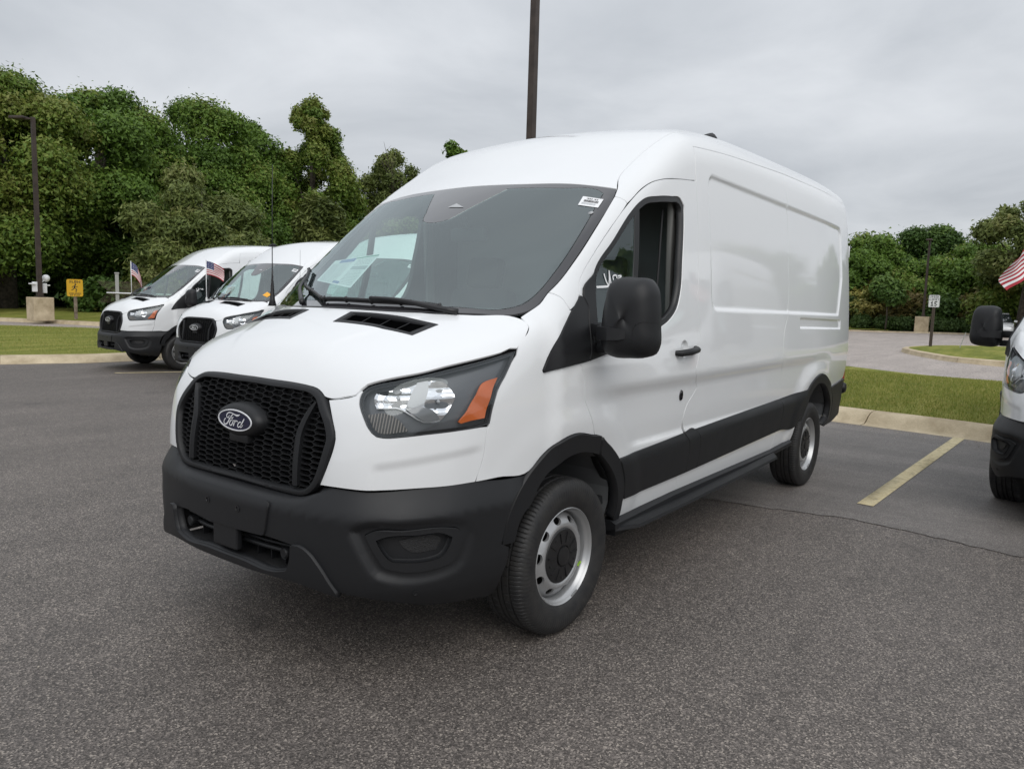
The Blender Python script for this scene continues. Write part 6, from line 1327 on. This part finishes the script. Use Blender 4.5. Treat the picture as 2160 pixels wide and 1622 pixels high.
# old gate at the edge of the wood
r = empty('field_gate', (-13.6, -29.6, .2), face_to_cam(-13.6, -29.6)); tag(r, 'grey gate post with a pipe rail and wire mesh in front of the dark trees', 'gate')
b = MB(); b.box((0, -.55, .85), (.14, .14, 1.9), None, .012); b.box((0, -.55, 1.84), (.18, .18, .06), None, .01); b.obj('gate_post', M['galv'] if 'galv' in M else M['timber'], r)
b = MB(); b.tube([(.1, -.95, 1.02), (.1, 1.6, 1.0)], .028, 8); b.obj('pipe_rail', M['lampwhite'], r, smooth=True)
b = MB()
for k in range(-12, 28):
    for s in (1, -1): b.tube([(-.05, -.45+k*.07 if s > 0 else -.45+k*.07+.9, .6), (-.05, -.45+k*.07+.9 if s > 0 else -.45+k*.07, 1.5)], .005, 3, caps=False)
o = b.obj('wire_mesh', M['timber'], r); o['kind'] = 'stuff'
# ------------------------------------------------------------------ pale car parked far off on the right
M['carpaint'] = mat('silver_white_car_paint', (.62, .64, .66), .3, coat=1); M['carglass'] = mat('dark_car_glass', (.02, .025, .028), .05, coat=1)
def far_car(x, y, rz, label):
    r = empty('parked_car', (x, y, .0), rz); tag(r, label, 'car')
    st = [(-2.2, .55, .80, .70), (-2.1, .30, .98, .80), (-1.3, .25, 1.0, .86), (0, .25, .95, .88), (1.0, .25, .92, .87), (1.8, .28, .82, .80), (2.15, .35, .70, .70), (2.25, .45, .6, .6)]
    V = []; 
    for xx, z0, z1, w_ in st:
        zm = (z0+z1)/2; V += [(xx, -w_*.92, z0), (xx, -w_, zm), (xx, -w_*.95, z1-.05), (xx, -w_*.7, z1), (xx, w_*.7, z1), (xx, w_*.95, z1-.05), (xx, w_, zm), (xx, w_*.92, z0)]
    b = MB(); b.add(V, [(i*8+j, i*8+(j+1) % 8, (i+1)*8+(j+1) % 8, (i+1)*8+j) for i in range(7) for j in range(8)]+[tuple(range(8)), tuple(range(56, 64))]); b.obj('body', M['carpaint'], r, angle=40)
    b = MB(); V = []
    for xx, z1, w_ in ((-1.75, .97, .74), (-1.0, 1.40, .60), (.15, 1.42, .60), (1.05, .94, .76)): V += [(xx, -w_, z1), (xx, w_, z1)]
    V2 = [(-1.75, -.74, .93), (-1.75, .74, .93), (-1.0, -.80, .93), (-1.0, .80, .93), (.15, -.82, .92), (.15, .82, .92), (1.05, -.76, .90), (1.05, .76, .90)]
    b.add(V+V2, [(0, 1, 3, 2), (4, 5, 7, 6), (0, 2, 10, 8), (2, 4, 12, 10), (4, 6, 14, 12), (1, 9, 11, 3), (3, 11, 13, 5), (5, 13, 15, 7)]); b.obj('window', M['carglass'], r)
    b = MB(); b.box((-.42, 0, 1.425), (1.25, 1.18, .035), None, .015); b.obj('roof', M['carpaint'], r)
    for sx in (-1.35, 1.4):
        for s in (1, -1): b = MB(); b.lathe([(.001, .1), (.2, .1), (.21, .09), (.31, .1), (.33, .06), (.33, -.1), (.001, -.1)], 24); o = b.obj('wheel', M['rubber'], r, angle=40); o.location = (sx, s*.77, .33)
    for s in (1, -1):
        b = MB(); b.box((2.05, s*.55, .66), (.26, .30, .12), None, .03); b.obj('headlight', M['frost'], r)
        b = MB(); b.box((.75, s*.92, .98), (.12, .18, .12), None, .03); b.obj('door_mirror', M['carpaint'], r)
    b = MB(); b.box((2.2, 0, .5), (.06, .9, .14), None, .02); b.obj('grille', M['gloss'], r)
far_car(-53.2, -1.6, math.radians(8), 'pale silver car parked far off, seen past the black mirror of the right-hand van')
# ------------------------------------------------------------------ trees
M['bark'] = mat('bark', (.05, .042, .033), .95, build=noise_col((.03, .025, .019), (.09, .075, .058), 7, 7, bump=.6, bscale=20))
LEAF = dict(
    mid=leafy('leaf_mid', [(0.044, 0.085, 0.015), (0.088, 0.160, 0.025), (0.135, 0.231, 0.035), (0.219, 0.244, 0.057)]),
    dark=leafy('leaf_dark', [(0.031, 0.063, 0.015), (0.056, 0.111, 0.023), (0.092, 0.162, 0.033), (0.154, 0.231, 0.050)]),
    lite=leafy('leaf_light', [(0.065, 0.117, 0.020), (0.128, 0.210, 0.033), (0.201, 0.244, 0.050), (0.250, 0.244, 0.077)]),
    olive=leafy('leaf_olive', [(0.070, 0.096, 0.028), (0.120, 0.160, 0.042), (0.186, 0.224, 0.064), (0.250, 0.244, 0.097)]),
    juniper=leafy('leaf_juniper', [(0.061, 0.090, 0.028), (0.105, 0.142, 0.039), (0.149, 0.179, 0.050), (0.198, 0.224, 0.067)]),
    rust=leafy('leaf_rust', [(0.061, 0.073, 0.023), (0.110, 0.107, 0.031), (0.164, 0.128, 0.039), (0.219, 0.160, 0.057)]),
    bloom=leafy('leaf_bloom', [(0.062, 0.098, 0.022), (0.138, 0.171, 0.033), (0.375, 0.317, 0.088), (0.500, 0.488, 0.187)]),
    hedge=leafy('leaf_hedge', [(0.031, 0.060, 0.015), (0.056, 0.102, 0.023), (0.088, 0.142, 0.031)]))
def crown_mesh(name, lobes, n, leaf, seed, mt, up=.35, shell=.55, long_=1.9, droop=0):
    r = np.random.default_rng(seed); lob = np.array(lobes, float); vol = lob[:, 3]*lob[:, 4]*lob[:, 5]; pk = r.choice(len(lob), n, p=vol**.72/np.sum(vol**.72))
    d = r.normal(size=(n, 3)); d /= np.linalg.norm(d, axis=1, keepdims=True); d[:, 2] = np.where((d[:, 2] < -.2) & (r.random(n) < .55), -d[:, 2], d[:, 2])
    rad = shell+(1-shell)*r.random(n)**.6; rad = rad*(1+.19*r.normal(size=n)); rad = np.where(r.random(n) < .05, rad*1.22, rad)
    # sprays: leaves gather in small tufts
    tuft = r.normal(size=(n, 3))*leaf*.5
    C = lob[pk, :3]+d*rad[:, None]*lob[pk, 3:6]+tuft
    # leaf frame: outward and up, jittered
    nn = d*.7+np.array([0, 0, up])+r.normal(size=(n, 3))*.55; nn /= np.linalg.norm(nn, axis=1, keepdims=True)
    a = r.normal(size=(n, 3)); a[:, 2] -= droop; a -= nn*(a*nn).sum(1, keepdims=True); a /= np.linalg.norm(a, axis=1, keepdims=True); bb = np.cross(nn, a)
    s = leaf*r.uniform(.6, 1.35, n)[:, None]; la = a*s*.5*long_**.5; lb = bb*s*.5/long_**.5; bend = nn*s*.12
    V = np.stack([C-la*1.1, C+la*.7+lb*1.15+bend, C+la*.7-lb*1.15+bend], 1).reshape(-1, 3); F = np.arange(3*n).reshape(-1, 3)
    lv = r.random(len(lob)); sh = np.clip(.42*r.random(n)+.46*lv[pk]+.03+.14*d[:, 2], 0, 1)  # random leaf tone per lobe, lobe tops painted lighter as if lit from above
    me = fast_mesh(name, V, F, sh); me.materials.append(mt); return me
def limbs(b, base, lobes, tr, h0, seed, k=9):
    r = random.Random(seed); top = max(l[2] for l in lobes); c = np.mean([l[:3] for l in lobes], axis=0)
    tp = [np.array([0, 0, -.3]), np.array([r.uniform(-.1, .1), r.uniform(-.1, .1), h0*.5]), np.array([c[0]*.3, c[1]*.3, h0]), np.array([c[0]*.7, c[1]*.7, h0+(top-h0)*.55]), np.array([c[0], c[1], h0+(top-h0)*.9])]
    b.tube(tp, [tr*1.3, tr, tr*.85, tr*.45, tr*.08], 9)
    for l in r.sample(list(lobes), min(k, len(lobes))):
        p = np.array(l[:3]); z = r.uniform(h0*.75, h0+(max(p[2], h0)-h0)*.6); s = np.array([c[0]*.3*z/max(h0, .1), c[1]*.3*z/max(h0, .1), z]) if z < h0 else tp[2]+(tp[3]-tp[2])*min(1, (z-h0)/max((top-h0)*.55, .1))
        m_ = (s+p)/2+np.array([r.uniform(-.3, .3), r.uniform(-.3, .3), r.uniform(0, .4)]); b.tube([s, m_, p], [tr*.42, tr*.26, tr*.06], 6)
def tree(name, label, x, y, z, lobes, n, leaf, kind, seed, tr=.25, h0=2.5, cat='tree', group=None, trunks=1, **kw):
    r = empty(name, (x, y, z)); tag(r, label, cat, group)
    ob('crown', crown_mesh('crown', lobes, n, leaf, seed, LEAF[kind], **kw), r)
    if tr:
        b = MB()
        for t_ in range(trunks): limbs(b, None, lobes, tr*(1 if t_ == 0 else .7), h0, seed+t_)
        b.obj('trunk', M['bark'], r, smooth=True)
    return r
def broad(seed, h, rad, base, nl, lr=(.16, .26), peak=.55, squash=.8):
    # lobes filling an uneven broad crown between base and h
    r = random.Random(seed); L = []
    for i in range(nl):
        t = (i+.5)/nl; z = base+(h-base)*t**.9; e = math.sin(PI*min(1, max(.06, (t*(1-peak*.35)+.16))))**.75
        for k in range(2 if t < .8 else 1):
            a = r.uniform(0, 2*PI); q = rad*e*r.uniform(.25, 1.0)**.5; s = rad*r.uniform(*lr)*(1.35-.45*t)
            L.append((q*math.cos(a), q*math.sin(a), z-s*.4+r.uniform(-.4, .4), s, s, s*squash))
    return L
def up_tree(seed, h, rad, base, nl):
    r = random.Random(seed); L = []
    for i in range(nl):
        t = (i+.5)/nl; z = base+(h-base)*t; e = rad*(1-t)**.6*.9+.3; a = r.uniform(0, 2*PI); q = e*r.uniform(.1, 1.1)**.55; s = r.uniform(.45, .9)*(1.15-.5*t)*rad*.25
        L.append((q*math.cos(a), q*math.sin(a), z, s, s, s*1.15))
    return L
gL, gR = 'trees along the left edge of the wood', 'trees beyond the far lot on the right'
T = lambda *a, **k: tree(*a, **k)
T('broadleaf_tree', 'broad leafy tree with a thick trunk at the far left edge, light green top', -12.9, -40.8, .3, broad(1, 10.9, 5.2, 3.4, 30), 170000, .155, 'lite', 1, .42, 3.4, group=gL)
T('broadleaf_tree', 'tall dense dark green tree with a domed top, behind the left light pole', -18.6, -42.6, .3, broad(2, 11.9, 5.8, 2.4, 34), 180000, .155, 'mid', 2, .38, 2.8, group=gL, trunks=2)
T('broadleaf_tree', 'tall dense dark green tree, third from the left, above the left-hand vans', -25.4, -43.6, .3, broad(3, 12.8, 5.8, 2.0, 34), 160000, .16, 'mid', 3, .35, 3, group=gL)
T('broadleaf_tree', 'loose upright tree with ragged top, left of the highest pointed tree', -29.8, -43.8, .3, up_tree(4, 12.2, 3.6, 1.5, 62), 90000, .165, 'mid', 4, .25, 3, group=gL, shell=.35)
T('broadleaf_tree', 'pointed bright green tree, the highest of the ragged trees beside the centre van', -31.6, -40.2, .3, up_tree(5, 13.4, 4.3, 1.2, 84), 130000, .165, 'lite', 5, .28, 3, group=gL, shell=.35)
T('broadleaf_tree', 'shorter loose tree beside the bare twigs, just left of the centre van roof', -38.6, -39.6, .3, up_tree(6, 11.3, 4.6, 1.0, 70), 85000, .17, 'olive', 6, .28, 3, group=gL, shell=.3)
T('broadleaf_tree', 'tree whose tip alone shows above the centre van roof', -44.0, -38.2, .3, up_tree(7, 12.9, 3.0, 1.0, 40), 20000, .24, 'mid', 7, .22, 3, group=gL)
T('willow_oak', 'smaller grey-green tree with drooping twigs, rising behind the left-hand vans', -17.6, -31.0, .3, broad(8, 6.2, 3.1, .7, 22, (.2, .3)), 80000, .15, 'olive', 8, .2, 1.2, group=gL, shell=.3, long_=3.5, droop=.8)
T('juniper', 'narrow feathery evergreen between the vans and the tall trees', -26.5, -33.0, .3, [(random.Random(9+i).uniform(-.9, .9), random.Random(99+i).uniform(-.9, .9), .8+i*.28, .42, .42, .75) for i in range(19)], 26000, .24, 'juniper', 9, .12, .8, group=gL, long_=5, up=.9)
# the wood behind, and the undergrowth at its foot: masses nobody could count
L = []
for i, (x, y, h, rr) in enumerate([(-14.6,-45.5,8.5,4), (-21,-47,10,5), (-28,-48,11,5), (-35,-46,9.5,5), (-42,-46,9.0,5), (-8.8,-44.5,8.4,3.8)]): L += [(a_+x, b_+y, *c_) for a_, b_, *c_ in broad(30+i, h, rr, .8, 18, (.24, .34))]
o = ob('woodland', crown_mesh('woodland', L, 110000, .30, 30, LEAF['dark'])); tag(o, 'dark mass of trees deeper in the wood behind the front row', 'wood', kind='stuff')
L = []
for i, (x, y, h, rr) in enumerate([(-9.6,-38.2,.7,1.4), (-15.6,-36.2,1.5,1.6), (-19.5,-35.2,2.2,2.2), (-23.5,-36,2.6,2.4), (-31,-35.6,2.8,2.6), (-36,-35.5,3,2.7), (-41,-35.6,3.2,3)]): L += [(x+math.cos(k*2.4)*rr*.6, y+math.sin(k*2.4)*rr*.6, .3+h*(.3+.12*(k % 4)), rr*.45, rr*.45, h*.34) for k in range(9)]
o = ob('undergrowth', crown_mesh('undergrowth', L, 90000, .2, 60, LEAF['dark'])); tag(o, 'dark undergrowth at the foot of the trees on the left', 'undergrowth', kind='stuff')
# leafless twigs poking out of the canopy
b = MB(); rr_ = random.Random(4); base = np.array([0, 0, 0.])
for i in range(14):
    t0 = np.array([rr_.uniform(-.15, .15), rr_.uniform(-.15, .15), 6+rr_.uniform(0, 3)]); e_ = t0+np.array([rr_.uniform(-1.3, 1.3), rr_.uniform(-1.3, 1.3), rr_.uniform(2.5, 4.4)]); m_ = (t0+e_)/2+np.array([0, 0, .4]); b.tube([t0, m_, e_], [.04, .026, .008], 5)
    for k in range(2): s_ = m_*.5+e_*.5; b.tube([s_, s_+np.array([rr_.uniform(-.5, .5), rr_.uniform(-.5, .5), rr_.uniform(.4, 1)])], [.014, .005], 4)
b.tube([(0, 0, -.2), (0, 0, 6), (0, 0, 9)], [.2, .12, .05], 7); r = empty('bare_tree', (-37.3, -38.3, .3)); tag(r, 'bare leafless tree whose twigs stick out above the green canopy', 'tree'); b.obj('trunk', M['twig'] if 'twig' in M else M['bark'], r, smooth=True)
# right-hand side
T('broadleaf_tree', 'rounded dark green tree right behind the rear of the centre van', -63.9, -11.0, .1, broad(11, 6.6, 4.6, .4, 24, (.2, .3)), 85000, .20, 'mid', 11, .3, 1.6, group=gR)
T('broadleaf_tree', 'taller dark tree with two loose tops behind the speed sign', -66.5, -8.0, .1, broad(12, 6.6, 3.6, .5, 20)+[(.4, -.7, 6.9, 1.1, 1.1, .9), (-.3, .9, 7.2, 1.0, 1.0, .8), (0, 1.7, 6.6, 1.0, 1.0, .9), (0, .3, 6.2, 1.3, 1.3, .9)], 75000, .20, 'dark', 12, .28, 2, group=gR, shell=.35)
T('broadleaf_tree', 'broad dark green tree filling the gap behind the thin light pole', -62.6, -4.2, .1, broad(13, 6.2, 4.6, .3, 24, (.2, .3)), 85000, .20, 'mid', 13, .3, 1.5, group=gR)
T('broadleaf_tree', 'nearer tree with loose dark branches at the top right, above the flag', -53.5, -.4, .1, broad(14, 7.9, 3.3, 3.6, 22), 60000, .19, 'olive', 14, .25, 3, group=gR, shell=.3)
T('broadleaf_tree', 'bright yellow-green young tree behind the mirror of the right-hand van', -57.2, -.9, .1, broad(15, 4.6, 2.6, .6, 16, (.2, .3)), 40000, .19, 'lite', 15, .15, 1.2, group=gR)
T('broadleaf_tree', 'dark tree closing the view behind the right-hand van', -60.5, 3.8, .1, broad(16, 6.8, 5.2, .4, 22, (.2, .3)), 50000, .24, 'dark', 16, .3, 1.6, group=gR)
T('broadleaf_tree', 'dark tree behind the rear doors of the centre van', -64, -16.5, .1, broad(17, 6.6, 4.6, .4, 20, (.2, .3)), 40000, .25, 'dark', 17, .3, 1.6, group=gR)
T('flowering_bush', 'bush with pale yellow flower heads at the foot of the right-hand trees', -58.6, -9.9, .1, [(math.cos(k*2.4)*1.3, math.sin(k*2.4)*1.3, 1.3+.35*(k % 5), .8, .8, .6) for k in range(11)], 9000, .22, 'bloom', 18, .1, .6, 'bush', up=.8)
T('staked_tree', 'young thin tree with a pale bare trunk in front of the flowering bush', -55.3, -8.3, .1, [(0, 0, 2.6, .75, .75, .55), (.2, .4, 2.2, .6, .6, .4), (-.2, -.4, 3.0, .6, .6, .5)], 4500, .24, 'dark', 19, .05, 1.7)
for i, (x, y, kd, h, lab) in enumerate([(-58.0,-7.7,'rust',2.4,'reddish green bush right of the young thin tree'), (-57.6,-2.6,'rust',3.0,'reddish bush left of the pale parked car'), (-58.6,-12.2,'hedge',2.2,'dark green bush beside the rear corner of the centre van'), (-57.8,-5.3,'dark',2.2,'dark bush behind the speed sign')]):
    T('bush', lab, x, y, .1, [(math.cos(k*2.4)*1.0, math.sin(k*2.4)*1.0, h*(.25+.16*(k % 5)), .75, .75, .6) for k in range(11)], 8000, .24, kd, 80+i, .08, .5, 'bush')
for i, (y0, y1, lab) in enumerate([(-12.9, -11.2, 'low clipped hedge beside the rear corner of the centre van'), (-10.4, -9.6, 'short clipped hedge stub left of the young thin tree'), (-9.0, -6.8, 'low clipped hedge between the young thin tree and the light pole block'), (-5.6, -3.9, 'low clipped hedge right of the light pole block, behind the speed sign'), (-3.7, -2.4, 'low clipped hedge just left of the pale parked car'), (-.4, 3, 'low clipped hedge behind the pale parked car')]):
    n_ = max(2, int((y1-y0)/.5)); T('clipped_hedge', lab, -56.0+.05*i, (y0+y1)/2, .08, [(0, (k+.5)/n_*(y1-y0)-(y1-y0)/2, .38, .45, .4, .42) for k in range(n_)], 5200, .12, 'hedge', 90+i, 0, cat='hedge', group='clipped hedges along the far lot', shell=.75)
# the same tree line goes on past the frame; the van's side mirrors it
for i, (x, y, h, rr) in enumerate([(-55, 10, 7.5, 4.6), (-50, 18.5, 8.6, 4.8), (-43, 26, 8.8, 5), (-34, 32, 8.6, 5), (-24, 35, 8, 5)]):
    T('broadleaf_tree', ['tree beyond the right edge of the view, nearest the frame', 'second tree beyond the right edge of the view', 'third tree beyond the right edge of the view', 'fourth tree beyond the right edge of the view', 'last tree beyond the right edge of the view'][i], x, y, .1, broad(120+i, h, rr, .8, 20, (.22, .32)), 14000, .45, 'mid', 120+i, .3, 1.8, group=gR)
